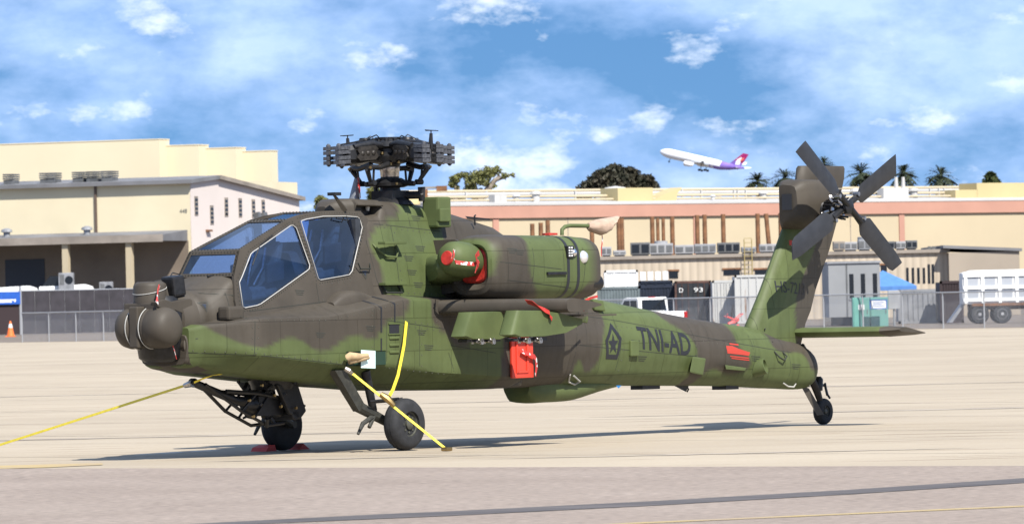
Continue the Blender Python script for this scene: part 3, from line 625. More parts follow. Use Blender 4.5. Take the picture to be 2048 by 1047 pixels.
def rad(g, r, w, side=0.):     # world-azimuth g around the mast -> helicopter frame
    X, Y = r*math.cos(g)-side*math.sin(g), r*math.sin(g)+side*math.cos(g)
    return (MU+X*_c+Y*_s, X*_s-Y*_c, w)
for k in range(4):
    g = math.radians(38+90*k)
    def P(r, s_, w): return rad(g, r*.845, w-(.05*max(0., r-.25) if w > 3.6 else 0.), s_*.95)
    # pitch housing: tapered, drooping outwards a little
    secs = []
    for r, hw, hh, w0 in ((.20, .10, .10, 3.76), (.30, .13, .115, 3.765), (.42, .15, .12, 3.765), (.70, .165, .12, 3.755), (.82, .155, .11, 3.75), (.88, .12, .085, 3.75)):
        secs.append([P(r, a*hw, w0+b*hh) for a, b in ((-1, -.6), (-.75, -1), (.75, -1), (1, -.6), (1, .5), (.7, 1), (-.7, 1), (-1, .5))])
    gp = MB().loft(secs); hb(gp, 'blade_grip', M_DARK, HUB, smooth=30)
    # cover plates bolted on both flanks
    pl = MB()
    for s_ in (-1, 1):
        pts = [P(.36, s_*.168, 3.70), P(.42, s_*.172, 3.66), P(.70, s_*.178, 3.66), P(.76, s_*.176, 3.70), P(.72, s_*.176, 3.75), P(.76, s_*.174, 3.80), P(.70, s_*.172, 3.84), P(.42, s_*.17, 3.84), P(.36, s_*.166, 3.80), P(.40, s_*.168, 3.75)]
        d = Vector(P(.5, s_*.2, 3.7))-Vector(P(.5, s_*.17, 3.7)); pl.prism(pts, d*.9)
        for rr in (.46, .56, .66): pl.lathe(P(rr, s_*.195, 3.75), Vector(P(.5, s_, 3.7))-Vector(P(.5, 0, 3.7)), [(0, .03), (.012, .03), (.02, .012)], 8)
    hb(pl, 'grip_plate', mat('hub_plate', (.05, .043, .036), .5, metal=.4, var=.35, vscale=25), HUB)
    # fork of lugs at the outer end, with bolts
    lg = MB()
    for s_ in (-.115, .115):
        for w in (3.66, 3.715, 3.785, 3.84):
            c = Vector(P(.98, s_, w)); ax = Vector(P(1.09, s_, w))-c; ay = Vector(P(.98, s_+.06, w))-c
            lg.obox(c, ax, ay, (0, 0, .023))
        lg.lathe(P(1.04, s_, 3.61), (0, 0, 1), [(0, .012), (.02, .03), (.27, .03), (.29, .012)], 10)
    for s_ in (-.06, .06): lg.lathe(P(.93, s_, 3.64), (0, 0, 1), [(0, .022), (.22, .022)], 8)
    hb(lg, 'blade_lug', mat('hub_lug', (.12, .12, .125), .4, metal=.7, var=.3, vscale=30), HUB)
    # lead-lag dampers on top corners, hydraulic line, weather pin
    dm = MB()
    for s_ in (-.12, .12): dm.tube([P(.22, s_*1.1, 3.83), P(.45, s_*1.25, 3.86), P(.78, s_*1.15, 3.84)], [.035, .05, .035], 10)
    dm.lathe(P(.45, 0, 3.86), (0, 0, 1), [(0, .12), (.03, .12), (.05, .08), (.08, .07), (.085, 0)], 14)
    hb(dm, 'lag_damper', M_DARK, HUB, smooth=40)
    hb(MB().tube([P(.2, .08, 3.9), P(.32, .1, 3.97), P(.48, .1, 3.93), P(.7, .06, 3.9), P(.95, .02, 3.88)], .008, 6), 'hydraulic_line', M_STEEL if k % 2 else M_DARK, HUB)
    if k in (1, 3):
        pin = MB().tube([P(1.03, 0, 3.80), P(1.05, 0, 4.0)], [.035, .02], 8); pin.tube([P(.96, -.03, 4.03), P(1.13, .03, 4.035)], .006, 5); pin.tube([P(1.05, -.1, 4.04), P(1.05, .12, 4.03)], .006, 5); pin.tube([P(1.05, 0, 3.98), P(1.05, 0, 4.04)], .008, 5)
        hb(pin, 'locking_pin', M_DARK, HUB)
    # pitch horn and link down to the swashplate
    pk = MB().tube([P(.16, .20, 3.60), P(.40, .24, 3.55), P(.56, .24, 3.56), P(.60, .22, 3.52), P(.50, .16, 3.38)], [.04, .034, .034, .036, .026], 8)
    pk.tube([P(.48, .22, 3.54), P(.48, .2, 3.36)], .015, 8); pk.lathe(P(.58, .18, 3.545), Vector(P(.58, 1, 3.5))-Vector(P(.58, 0, 3.5)), [(0, .035), (.09, .035)], 10)
    pk.lathe(P(.47, .12, 3.36), Vector(P(.58, 1, 3.5))-Vector(P(.58, 0, 3.5)), [(0, .035), (.1, .035)], 10)
    hb(pk, 'pitch_link', M_DARK, HUB, smooth=40)
    hb(MB().lathe(P(.6, .27, 3.55), Vector(P(.58, 1, 3.5))-Vector(P(.58, 0, 3.5)), [(0, .018), (.02, .018)], 8), 'link_bolt', M_BRASS, HUB)
sw = MB().lathe((MU, 0, 3.30), (0, 0, 1), [(0, .18), (.02, .24), (.06, .25), (.09, .20), (.12, .15)], 24)
for k in range(4):
    g = math.radians(38+90*k+8); a, b = Vector(rad(g, .2, 3.36)), Vector(rad(g, .44, 3.345)); sw.tube([a, b], [.04, .026], 8)
sw.box((MU-.17, -.17, 3.10), (MU+.17, .17, 3.26)); sw.tube([rad(0, .1, 3.2), rad(0, .42, 3.2)], .05, 8); sw.tube([rad(0, .40, 3.12), rad(0, .40, 3.3)], [.04, .05], 8); sw.tube([rad(2.6, .2, 3.1), rad(2.6, .22, 3.34)], .03, 8)
hb(sw, 'swashplate', M_DARK, HUB, smooth=40)
for g_, w_ in ((.3, 3.33), (-.5, 3.34), (-1.2, 3.33), (-1.5, 3.58), (-1.1, 3.6), (-1.9, 3.72)):
    hb(MB().lathe(rad(g_, .26, w_), (0, 0, 1), [(0, .02), (.03, .02)], 8), 'hub_fitting', M_BRASS, HUB)

# ---- tail fin, gearbox housing, tail rotor, stabilator
def airfoil(u0, u1, w, t, n=12):
    prof = [(0, 0), (.02, .35), (.08, .7), (.2, .95), (.35, 1.), (.6, .75), (1., .16)]
    pts = [(u0+(u1-u0)*a, t*b, w) for a, b in prof]+[(u0+(u1-u0)*a, -t*b, w) for a, b in prof[:0:-1]]
    return pts
fin_st = [(1.10, 8.72, 10.02, .20), (1.42, 8.80, 10.16, .175), (1.6, 8.93, 10.30, .155), (1.9, 9.15, 10.44, .14), (2.45, 9.52, 10.80, .13), (2.9, 9.81, 11.03, .125), (3.30, 10.03, 11.14, .12)]
rings = []
for i in range(len(fin_st)-1):
    a, b = fin_st[i], fin_st[i+1]; n = max(1, int((b[0]-a[0])/.05))
    for j in range(n):
        t = j/n; q = [a[k]+(b[k]-a[k])*t for k in range(4)]; rings.append((q[1], q[2], q[0], q[3]))
rings.append((fin_st[-1][1], fin_st[-1][2], fin_st[-1][0], fin_st[-1][3]))
def fin_ring(u0, u1, w, t):
    base = airfoil(u0, u1, w, t); out = []
    for i in range(len(base)):
        a, b = Vector(base[i]), Vector(base[(i+1) % len(base)]); k = 8 if (a-b).length > .12 else 2
        for j in range(k): out.append(a.lerp(b, j/k))
    return out
nb = None; RR = []
kk = [8 if (Vector(a)-Vector(b)).length > .12 else 2 for a, b in zip(airfoil(9, 10.2, 0, .15), airfoil(9, 10.2, 0, .15)[1:]+airfoil(9, 10.2, 0, .15)[:1])]
for u0, u1, w, t in rings:
    base = airfoil(u0, u1, w, t); out_ = []
    for i in range(len(base)):
        a, b = Vector(base[i]), Vector(base[(i+1) % len(base)])
        for j in range(kk[i]): out_.append(a.lerp(b, j/kk[i]))
    RR.append(out_)
FIN = hb(MB().loft(RR), 'tail_fin', M_CAMO, smooth=45); paint(FIN, B_FIN)
hb(MB().loft([airfoil(10.03, 11.15, 3.31, .125), airfoil(10.07, 11.20, 3.45, .13), airfoil(10.10, 11.22, 3.585, .13), airfoil(10.13, 11.2, 3.62, .10)]), 'fin_cap', M_BROWN, FIN, smooth=45)
gh = body([(9.60, [(.02, 3.36), (.30, 3.33), (.33, 3.1), (.30, 2.9), (.02, 2.82)]), (9.72, [(-.05, 3.42), (.36, 3.40), (.42, 3.12), (.36, 2.82), (-.05, 2.72)]), (10.05, [(-.1, 3.43), (.42, 3.41), (.50, 3.12), (.42, 2.80), (-.1, 2.68)]), (10.35, [(-.1, 3.42), (.38, 3.38), (.46, 3.1), (.38, 2.84), (-.1, 2.74)]), (10.6, [(-.05, 3.3), (.2, 3.27), (.25, 3.1), (.2, 2.95), (-.05, 2.85)])], r=.07, nsub=3, mirror=False)
GH = hb(gh, 'gearbox_housing', M_BROWN, smooth=50)
q = H3(1592, 405, .36); hb(MB().box((9.58, .08, 3.0), (9.612, .24, 3.22)), 'cooling_opening', M_BLACK, GH)
TU, TV, TW = 10.08, .82, 3.02
trm = MB().lathe((TU, .40, TW), (0, 1, 0), [(0, .16), (.08, .12), (.10, .075), (.40, .06), (.43, .1), (.48, .1), (.50, .05)], 20)
TR = hb(trm, 'tail_rotor_hub', M_DARK, smooth=40)
fit = MB(); rnd = random.Random(3)
for i in range(34):
    g = rnd.uniform(0, 6.28); r = rnd.uniform(.04, .2); v = rnd.uniform(.45, .82); c = Vector((TU+r*math.cos(g), v, TW+r*math.sin(g)))
    d = Vector((rnd.uniform(-1, 1), rnd.uniform(-1, 1), rnd.uniform(-1, 1))).normalized()
    fit.lathe(c-d*.03, d, [(0, rnd.uniform(.012, .024)), (rnd.uniform(.04, .09), rnd.uniform(.012, .024))], 7)
tag(hb(fit, 'rotor_linkage', M_STEEL, TR), kind='stuff')
fit = MB()
for i in range(14):
    g = 2*math.pi*i/14; fit.tube([(TU+.1*math.cos(g), .5, TW+.1*math.sin(g)), (TU+.17*math.cos(g+.4), .78, TW+.17*math.sin(g+.4))], .014, 6)
hb(fit, 'control_rod', M_DARK, TR)
for k, (ang, dv) in enumerate(((144, .05), (-36, .05), (24.8, -.03), (204.8, -.03))):
    g = math.radians(ang); dx, dz = math.cos(g), math.sin(g); nx, nz = -dz, dx
    def Q(r, s_, h): return (TU+dx*r+nx*s_, TV+dv+h, TW+dz*r+nz*s_)
    secs = []
    for r, hw, th in ((.22, .05, .028), (.36, .06, .026), (.42, .12, .02), (.46, .143, .018), (1.27, .143, .014), (1.42, .115 if k % 2 else .14, .008)):
        tw = .10-.06*r
        sk = .06 if r > 1.39 else 0
        secs.append([Q(r+sk*a, a*hw, tw*a*hw*3+b*th) for a, b in ((-1, 0), (-.7, .8), (0, 1), (.6, .7), (1, 0), (.6, -.7), (0, -1), (-.7, -.8))])
    hb(MB().loft(secs), 'tail_rotor_blade', M_ROTOR, TR, smooth=40)
    hb(MB().tube([Q(.05, 0, 0), Q(.34, 0, 0)], .045, 10), 'blade_root', M_DARK, TR)
    hb(MB().lathe(Q(.33, .05, -.03), (0, 1, 0), [(0, .03), (.09, .03)], 8), 'root_bolt', M_STEEL, TR)
stb = hb(MB().loft([[ (u_, -1.72, w2) for u_, w2 in ((9.98, 1.315), (10.02, 1.335), (10.15, 1.345), (10.62, 1.262), (10.62, 1.255), (10.15, 1.285), (10.02, 1.295))],
                    [ (u_, -1.5, w2) for u_, w2 in ((9.80, 1.30), (9.83, 1.345), (10.05, 1.365), (10.66, 1.25), (10.66, 1.235), (10.05, 1.22), (9.83, 1.26))],
                    [ (u_, 1.5, w2) for u_, w2 in ((9.80, 1.30), (9.83, 1.345), (10.05, 1.365), (10.66, 1.25), (10.66, 1.235), (10.05, 1.22), (9.83, 1.26))],
                    [ (u_, 1.72, w2) for u_, w2 in ((9.98, 1.315), (10.02, 1.335), (10.15, 1.345), (10.62, 1.262), (10.62, 1.255), (10.15, 1.285), (10.02, 1.295))]]), 'stabilator', M_GREEN, smooth=50)
hb(MB().loft([[ (u_, 1.505, w2) for u_, w2 in ((9.797, 1.30), (9.83, 1.348), (10.05, 1.368), (10.66, 1.253), (10.66, 1.232), (10.05, 1.217), (9.83, 1.257))],
              [ (u_, 1.723, w2) for u_, w2 in ((9.975, 1.315), (10.02, 1.338), (10.15, 1.348), (10.623, 1.264), (10.623, 1.252), (10.15, 1.282), (10.02, 1.292))]]), 'stabilator_tip', M_BROWN, stb, smooth=50)
hb(MB().tube([H3(1605, 690, .1), H3(1612, 702, .05), H3(1617, 715, .0)], .03, 8), 'stabilator_actuator', M_DARK, stb)

# ---- landing gear
def wheel(c, R, wd, name, parent, side=1, rimr=.5):
    t = MB().lathe(c, (0, side, 0), [(-wd*.5, R*rimr), (-wd*.5, R*.74), (-wd*.42, R*.90), (-wd*.25, R*.98), (-wd*.12, R), (-wd*.115, R*.985), (-wd*.09, R*.985), (-wd*.085, R), (wd*.085, R), (wd*.09, R*.985), (wd*.115, R*.985), (wd*.12, R), (wd*.25, R*.98), (wd*.42, R*.90), (wd*.5, R*.74), (wd*.5, R*rimr), (wd*.30, R*rimr*.96)], 40)
    w_ = hb(t, name, M_RUBBER, parent, smooth=40)
    r = MB().lathe(c, (0, side, 0), [(wd*.28, R*rimr*1.02), (wd*.36, R*rimr), (wd*.36, R*rimr*.9), (wd*.22, R*rimr*.8), (wd*.24, R*.22), (wd*.40, R*.20), (wd*.44, R*.14), (wd*.45, 0)], 32)
    for k in range(8):
        g = 2*math.pi*k/8; r.lathe((c[0]+R*.31*math.cos(g), c[1]+side*wd*.24, c[2]+R*.31*math.sin(g)), (0, side, 0), [(0, R*.05), (wd*.1, R*.05)], 6)
    hb(r, 'rim', M_RIM, w_, smooth=40)
    return w_
for sgn in (1, -1):
    arm = MB()
    arm.loft([[(u_, sgn*v_, w_) for u_, v_, w_ in ((-1.16, .74, 1.02), (-.96, .74, 1.02), (-.96, .86, 1.02), (-1.16, .86, 1.02))],
              [(u_, sgn*v_, w_) for u_, v_, w_ in ((-.66, .72, .50), (-.53, .72, .56), (-.53, .82, .56), (-.66, .82, .50))]])
    arm.tube([(-.62, sgn*.77, .56), (-.12, sgn*.80, .36), (0, sgn*.84, .325)], [.075, .06, .05], 10)
    arm.tube([(0, sgn*.78, .325), (0, sgn*1.0, .325)], .045, 10)
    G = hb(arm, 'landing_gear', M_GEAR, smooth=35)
    sh = MB().tube([(-.50, sgn*.80, 1.0), (-.36, sgn*.80, .50)], [.06, .05], 12); sh.tube([(-.44, sgn*.80, .72), (-.33, sgn*.80, .42)], .035, 10)
    hb(sh, 'shock_strut', M_DARK, G, smooth=40)
    st = MB().tube([H3(748, 803, .80*sgn) if sgn > 0 else (-.6, -.8, .6), (-.1, sgn*.9, .62), (-.02, sgn*1.0, .64)], .02, 8); st.tube([(-.55, sgn*.9, .62), (-.08, sgn*.98, .645)], .016, 8)
    hb(st, 'brake_line', M_DARK, G)
    ft = MB().tube([(-.42, sgn*.82, .42), (-.62, sgn*.84, .35), (-.72, sgn*.84, .22)], [.035, .03, .018], 8); ft.tube([(-.35, sgn*.82, .46), (-.5, sgn*.84, .30)], .025, 8)
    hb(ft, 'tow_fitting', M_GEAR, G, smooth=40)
    wheel((0, sgn*1.0, .322), .325, .23, 'wheel', G, sgn)
tgm = MB().loft([[H3(*p, v_) for p in ((1594, 765), (1612, 768), (1622, 772), (1604, 776))] for v_ in (-.10, .10)])
tgm.loft([[H3(*p, v_) for p in ((1600, 768), (1618, 776), (1648, 828), (1634, 830))] for v_ in (.075, .105)]); tgm.loft([[H3(*p, v_) for p in ((1600, 768), (1618, 776), (1648, 828), (1634, 830))] for v_ in (-.105, -.075)])
TG = hb(tgm, 'tail_gear', M_BROWN, smooth=30)
d = MB().tube([H3(1618, 748, 0), H3(1632, 775, 0), H3(1640, 800, 0)], [.05, .06, .045], 10); d.lathe(H3(1638, 772, .02), (0, 0, 1), [(-.06, .05), (.1, .06), (.14, .03)], 12); d.tube([H3(1650, 765, 0), H3(1653, 785, .02), H3(1660, 796, .05)], .016, 8); d.tube([H3(1622, 765, -.05), H3(1650, 770, -.05), H3(1655, 790, -.04)], .02, 8)
hb(d, 'tail_strut', M_DARK, TG, smooth=40)
wheel((10.58, 0, .183), .185, .13, 'tail_wheel', TG, 1, .45)

# ---- gun mount under the cockpit with its cradle swung out forward
gm = MB().lathe((-1.35, 0, .80), (0, 0, 1), [(0, .26), (.12, .30), (.2, .32)], 24)
GUN = hb(gm, 'gun_mount', M_DARK, smooth=40)
fk = MB()
for v_ in (-.22, .22): fk.loft([[(u_, v_+d_, w_) for u_, w_ in ((-1.55, .86), (-1.15, .86), (-1.0, .52), (-1.12, .42), (-1.32, .50))] for d_ in (-.03, .03)])
fk.tube([(-1.2, -.25, .48), (-1.2, .25, .48)], .07, 12)
hb(fk, 'gun_fork', M_DARK, GUN, bevel=.012)
cr = MB()
e = H3(388, 765, .0)
cr.tube([(-1.25, .0, .55), H3(520, 808, 0), H3(470, 800, 0), e], [.11, .09, .055, .05], 12); cr.tube([e, (e[0]-.06, e[1], e[2]+.02)], [.06, .04], 12)
for v_ in (-.13, .13):
    cr.tube([(e[0]+.15, v_*.4, e[2]-.02), (-2.1, v_, .55), (-1.62, v_, .36), (-1.3, v_, .38)], .022, 8); cr.tube([(-2.35, v_*.8, .80), (-1.8, v_, .76), (-1.4, v_, .70)], .026, 8)
    cr.tube([(-2.1, v_, .55), (-1.8, v_, .76)], .018, 6); cr.tube([(-1.85, v_, .46), (-1.6, v_, .70)], .018, 6)
cr.box((-1.75, -.12, .48), (-1.3, .12, .72)); cr.lathe((-1.9, 0, .62), (1, 0, 0), [(0, .07), (.1, .12), (.5, .12)], 14)
hb(cr, 'gun_cradle', M_DARK, GUN, smooth=35)
bits = MB(); rnd = random.Random(5)
for i in range(46):
    c = Vector((rnd.uniform(-1.8, -1.0), rnd.uniform(-.3, .3), rnd.uniform(.36, .95))); dd = Vector((rnd.uniform(-1, 1), rnd.uniform(-.5, .5), rnd.uniform(-1, 1)))*.1
    bits.tube([c, c+dd], rnd.uniform(.012, .03), 6)
tag(hb(bits, 'feeder_linkage', M_DARK, GUN), kind='stuff')
for p in ((497, 800), (505, 832), (560, 812), (547, 790), (522, 770), (590, 815)): hb(MB().lathe(H3(*p, .28), (0, 1, 0), [(0, .018), (.03, .018)], 8), 'brass_fitting', M_BRASS, GUN)
# ---- markings laid on the skin
BV = {}
def bvh(objs):
    key = tuple(o.name for o in objs)
    if key not in BV:
        vs, fs = [], []
        for o in objs:
            k = len(vs); vs += [v.co.copy() for v in o.data.vertices]; fs += [[i+k for i in p.vertices] for p in o.data.polygons]
        BV[key] = BVHTree.FromPolygons(vs, fs)
    return BV[key]
SKIN = [BAYS[0], BOOM, DECK, CSIDE, FUS, bpy.data.objects['nose_section']]
def onskin(u, w, objs, off):
    h = bvh(objs).ray_cast(Vector((u, -5, w)), Vector((0, 1, 0)))
    if h[0] is None: return None
    n = h[1] if h[1].y < 0 else -h[1]
    return h[0]+n*off
def lay(bm, name, m, objs, parent, off=.004, grid=.06):
    us = [v.co.x for v in bm.verts]; ws = [v.co.z for v in bm.verts]
    for lo, hi, ax in ((min(us), max(us), 0), (min(ws), max(ws), 2)):
        k = math.ceil(lo/grid)*grid
        while k < hi:
            nrm = Vector((1, 0, 0)) if ax == 0 else Vector((0, 0, 1))
            bmesh.ops.bisect_plane(bm, geom=bm.verts[:]+bm.edges[:]+bm.faces[:], plane_co=nrm*k, plane_no=nrm); k += grid
    dead = []
    for v in bm.verts:
        p = onskin(v.co.x, v.co.z, objs, off)
        if p is None: dead.append(v)
        else: v.co = p
    if dead: bmesh.ops.delete(bm, geom=dead, context='VERTS')
    for f in bm.faces:
        f.normal_update()
        if f.normal.y > 0: f.normal_flip()
    me = bpy.data.meshes.new(name); bm.to_mesh(me); bm.free()
    return link(name, me, m, parent)
def decal(name, polys, m, objs, parent=heli, off=.004, grid=.06):
    bm = bmesh.new()
    for P in polys:
        tri = tessellate_polygon([[Vector((a, 0, b)) for a, b in P]]); vs = [bm.verts.new((a, 0, b)) for a, b in P]
        for t in tri:
            try: bm.faces.new([vs[i] for i in t])
            except ValueError: pass
    return lay(bm, name, m, objs, parent, off, grid)
def stroke(pts, wd):
    """polyline (u,w) -> list of quads"""
    out = []
    for a, b in zip(pts[:-1], pts[1:]):
        d = Vector((b[0]-a[0], b[1]-a[1])); 
        if d.length < 1e-6: continue
        n = Vector((-d.y, d.x)).normalized()*wd*.5; e = d.normalized()*wd*.3
        out.append([(a[0]-e.x+n.x, a[1]-e.y+n.y), (b[0]+e.x+n.x, b[1]+e.y+n.y), (b[0]+e.x-n.x, b[1]+e.y-n.y), (a[0]-e.x-n.x, a[1]-e.y-n.y)])
    return out
def line_px(pts, v, wd=.007, objs=None, m=None, name='panel_line', parent=None, off=.002):
    P = [inv(x, y, v) for x, y in pts]
    return decal(name, stroke(P, wd), m or M_LINE, objs or SKIN, parent or heli, off, .08)
def text_mesh(txt, bold=0.):
    cu_ = bpy.data.curves.new('t', 'FONT'); cu_.body = txt; cu_.size = 1; cu_.resolution_u = 3; cu_.offset = bold
    ob = bpy.data.objects.new('t', cu_); COL.objects.link(ob); dg = bpy.context.evaluated_depsgraph_get(); dg.update()
    me = bpy.data.meshes.new_from_object(ob.evaluated_get(dg)); bpy.data.objects.remove(ob); return me
def text_decal(name, txt, p0, p1, h, v, m, objs, parent, bold=0., rise=0.):
    """p0,p1: pixels at baseline start and end; h: letter height in metres"""
    me = text_mesh(txt, bold); a, b = inv(*p0, v), inv(*p1, v)
    xs = [q.co.x for q in me.vertices]; ys = [q.co.y for q in me.vertices]; x0, x1, y1 = min(xs), max(xs), max(ys)
    bm = bmesh.new(); bm.from_mesh(me)
    for q in bm.verts:
        t = (q.co.x-x0)/(x1-x0); yy = q.co.y/y1*h
        q.co = Vector((a[0]+(b[0]-a[0])*t+yy*rise, 0, a[1]+(b[1]-a[1])*t+yy))
    bmesh.ops.triangulate(bm, faces=bm.faces[:])
    return lay(bm, name, m, objs, parent, .004, .05)
# squadron emblem: pentagon outline with star
em = [inv(x, y, .43) for x, y in ((1220, 645), (1203, 680), (1208, 717), (1233, 718), (1239, 676))]
cen = (sum(p[0] for p in em)/5, sum(p[1] for p in em)/5); inn = [(cen[0]+(p[0]-cen[0])*.66, cen[1]+(p[1]-cen[1])*.70) for p in em]
EMB = decal('pentagon_emblem', [[em[i], em[(i+1) % 5], inn[(i+1) % 5], inn[i]] for i in range(5)], M_BLACK, [BOOM], BOOM)
star = []
hw_, hh_ = .11, .145
for k in range(10):
    g = math.radians(90+36*k); r = 1. if k % 2 == 0 else .42; star.append((cen[0]+hw_*r*math.cos(g)*1.15, cen[1]-.005+hh_*r*math.sin(g)))
decal('star_emblem', [star], M_BLACK, [BOOM], BOOM)
text_decal('lettering', 'TNI-AD', (1275, 695), (1384, 710), .29, .42, M_BLACK, [BOOM], BOOM, bold=.02, rise=-.02)
text_decal('serial_number', 'HS-7213', (1553, 583), (1614, 589), .155, .13, M_BLACK, [FIN], FIN)
M_REDP = mat('red_warning_paint', (.62, .06, .035), .6)
decal('warning_arrow', [[inv(x, y, .37) for x, y in ((1453, 691), (1466, 691), (1480, 697), (1503, 704), (1500, 711), (1485, 709), (1455, 706))]], M_REDP, [BOOM], BOOM)
for i, y in enumerate((713.5, 717.5)): decal('warning_text', stroke([inv(1461+i*3, y-2, .37), inv(1500+i, y+2, .37)], .016), M_REDP, [BOOM], BOOM)
decal('warning_text', stroke([inv(1462, 687, .37), inv(1480, 689, .37)], .02), M_REDP, [BOOM], BOOM)
# triangle rescue marks
for cx, cy, s_, obj_ in ((734, 546, 10, CSIDE), (428, 612, 9, bpy.data.objects['nose_section'])):
    tri = [inv(cx-s_, cy-s_*.9, .5), inv(cx+s_, cy-s_, .5), inv(cx+1, cy+s_*1.25, .5)]; tin = [inv(cx-s_*.45, cy-s_*.5, .5), inv(cx+s_*.55, cy-s_*.55, .5), inv(cx+1, cy+s_*.6, .5)]
    decal('rescue_triangle', [[tri[i], tri[(i+1) % 3], tuple(np.array(tri[(i+1) % 3])*.82+np.array(cen_)*.18), tuple(np.array(tri[i])*.82+np.array(cen_)*.18)] for cen_ in [tuple(np.mean(tri, axis=0))] for i in range(3)], M_STENCIL, SKIN, heli)
    decal('rescue_triangle', [tin], mat('blue_black_ink', (.03, .04, .06), .6), SKIN, heli)
# navy position stripes on the bay
for pts in (((745, 596), (761, 615), (761, 663)), ((761, 677), (761, 702)), ((772, 591), (788, 608), (788, 642))):
    line_px(pts, .88, .026, SKIN, M_BLACK, 'position_stripe', BAYS[0], .004)
# panel joints
for pts, v in ((((515, 642), (515, 709)), .88), (((747, 618), (747, 704)), .88), (((772, 640), (835, 649), (888, 657)), .88), (((700, 712), (700, 733)), .88), (((398, 700), (511, 709), (600, 718), (693, 729)), .885),
               (((805, 600), (806, 640)), .88), (((838, 650), (838, 742)), .88), (((772, 644), (772, 735)), .88), (((768, 590), (760, 560), (752, 480)), .54), (((800, 452), (800, 590)), .55), (((765, 447), (840, 456), (890, 462)), .5),
               (((770, 590), (880, 594)), .56), (((826, 412), (826, 452)), .45), (((1150, 630), (1230, 641), (1300, 653), (1390, 670), (1475, 685), (1540, 696), (1595, 704)), .38), (((1150, 690), (1230, 697), (1330, 706), (1400, 712)), .45),
               (((1382, 640), (1388, 668), (1392, 700), (1390, 740), (1384, 765)), .38), (((1500, 655), (1506, 690), (1508, 720), (1505, 770)), .33), (((1575, 700), (1580, 740), (1577, 775)), .28), (((1232, 640), (1240, 690), (1236, 760)), .45), (((1150, 600), (1148, 690), (1146, 765)), .5),
               (((497, 622), (560, 614), (640, 604), (720, 594)), .52), (((635, 566), (636, 606)), .5), (((430, 585), (480, 592)), .48), (((455, 575), (462, 640)), .48), (((900, 690), (990, 705)), .88), (((896, 705), (910, 752)), .88)):
    line_px(pts, v)
for pts, v in ((((940, 470), (942, 520), (938, 575)), 1.5), (((1060, 470), (1062, 530), (1058, 590)), 1.5), (((998, 523), (1122, 538)), 1.54), (((1125, 470), (1127, 540)), 1.54), (((1160, 475), (1164, 530), (1160, 590)), 1.5), (((1010, 560), (1140, 575)), 1.5)):
    line_px(pts, v, .007, [NAC], parent=NAC)
# small stencil blocks (illegible rows) and rivets
for x, y, v, objs in ((415, 675, .7, SKIN), (640, 665, .88, SKIN), (600, 580, .5, SKIN), (740, 652, .88, SKIN), (848, 492, .53, SKIN), (822, 512, .53, SKIN), (825, 540, .53, SKIN), (835, 565, .53, SKIN), (835, 432, .4, SKIN), (842, 660, .88, SKIN), (856, 690, .88, SKIN), (1284, 712, .42, SKIN), (1267, 680, .42, SKIN), (1590, 728, .28, SKIN), (1510, 712, .33, SKIN), (1035, 500, 1.5, [NAC]), (1020, 497, 1.5, [NAC])):
    polys = []
    for k in range(3): polys += stroke([inv(x-9+k, y+k*4, v), inv(x+9-2*k, y+k*4+1, v)], .009)
    decal('stencil_block', polys, M_STENCIL, objs, heli, .003, .1)
rv = MB(); rr_ = random.Random(11)
def rivets(pts, v, step=.11, objs=SKIN):
    P = [Vector(inv(x, y, v)) for x, y in pts]
    for a, b in zip(P[:-1], P[1:]):
        n = max(1, int((b-a).length/step))
        for j in range(n):
            q = a.lerp(b, (j+.5)/n); h = onskin(q.x, q.y, objs, .0)
            if h is not None: rv.box((h.x-.006, -h.y-.004, h.z-.006), (h.x+.006, -h.y+.004, h.z+.006))
for pts in (((512, 643), (512, 708)), ((519, 643), (519, 708)), ((530, 640), (656, 640)), ((664, 638), (712, 628), (800, 606)), ((400, 696), (511, 705), (690, 725)), ((775, 636), (884, 652)), ((775, 646), (884, 662)), ((743, 620), (743, 704)), ((386, 655), (384, 692)), ((870, 604), (872, 655)), ((884, 606), (886, 655)), ((842, 655), (842, 742)), ((775, 735), (895, 748))): rivets(pts, .88)
for pts in (((1155, 640), (1300, 661), (1475, 692)), ((1236, 650), (1242, 690), (1240, 750)), ((1386, 650), (1396, 700), (1388, 755))): rivets(pts, .42)
for pts in (((804, 455), (804, 588)), ((770, 452), (890, 467)), ((775, 584), (878, 588)), ((640, 570), (715, 560)), ((643, 600), (720, 590))): rivets(pts, .54)
tag(hb(rv, 'rivet', mat('rivet_metal', (.16, .16, .13), .5, metal=.3), heli), kind='stuff')
decal('white_fin_patch', [[inv(x, y, .12) for x, y in ((1584, 489), (1603, 492), (1602, 510), (1584, 505))]], M_WHITE, [FIN], FIN)
decal('red_fin_patch', [[inv(x, y, .12) for x, y in ((1581, 480), (1586, 480), (1586, 491), (1581, 490))]], M_REDP, [FIN], FIN)
# access recesses and louvres in the bay
def px_box(name, x0, y0, x1, y1, v, dep, m, parent=heli, out=.0, bevel=0.):
    (u0, w0), (u1, w1) = inv(x0, y1, v), inv(x1, y0, v); return hb(MB().box((u0, v-dep, w0), (u1, v+out, w1)), name, m, parent, bevel=bevel)
px_box('step_recess', 779, 647, 798, 667, .893, .05, M_BLACK, BAYS[0], .002)
px_box('bay_recess', 694, 702, 771, 731, .893, .05, mat('recess_green', (.015, .05, .03), .6), BAYS[0], .002)
for k in range(3): px_box('louvre', 779, 672+k*14, 798, 678+k*14, .895, .03, M_GREEN, BAYS[0], .012, .008)
for x0, y0, x1, y1 in ((777, 645, 800, 648), (777, 666, 800, 669), (693, 700, 772, 702.5), (693, 730, 772, 732.5)): px_box('recess_rim', x0, y0, x1, y1, .895, .02, M_GREEN, BAYS[0], .008)
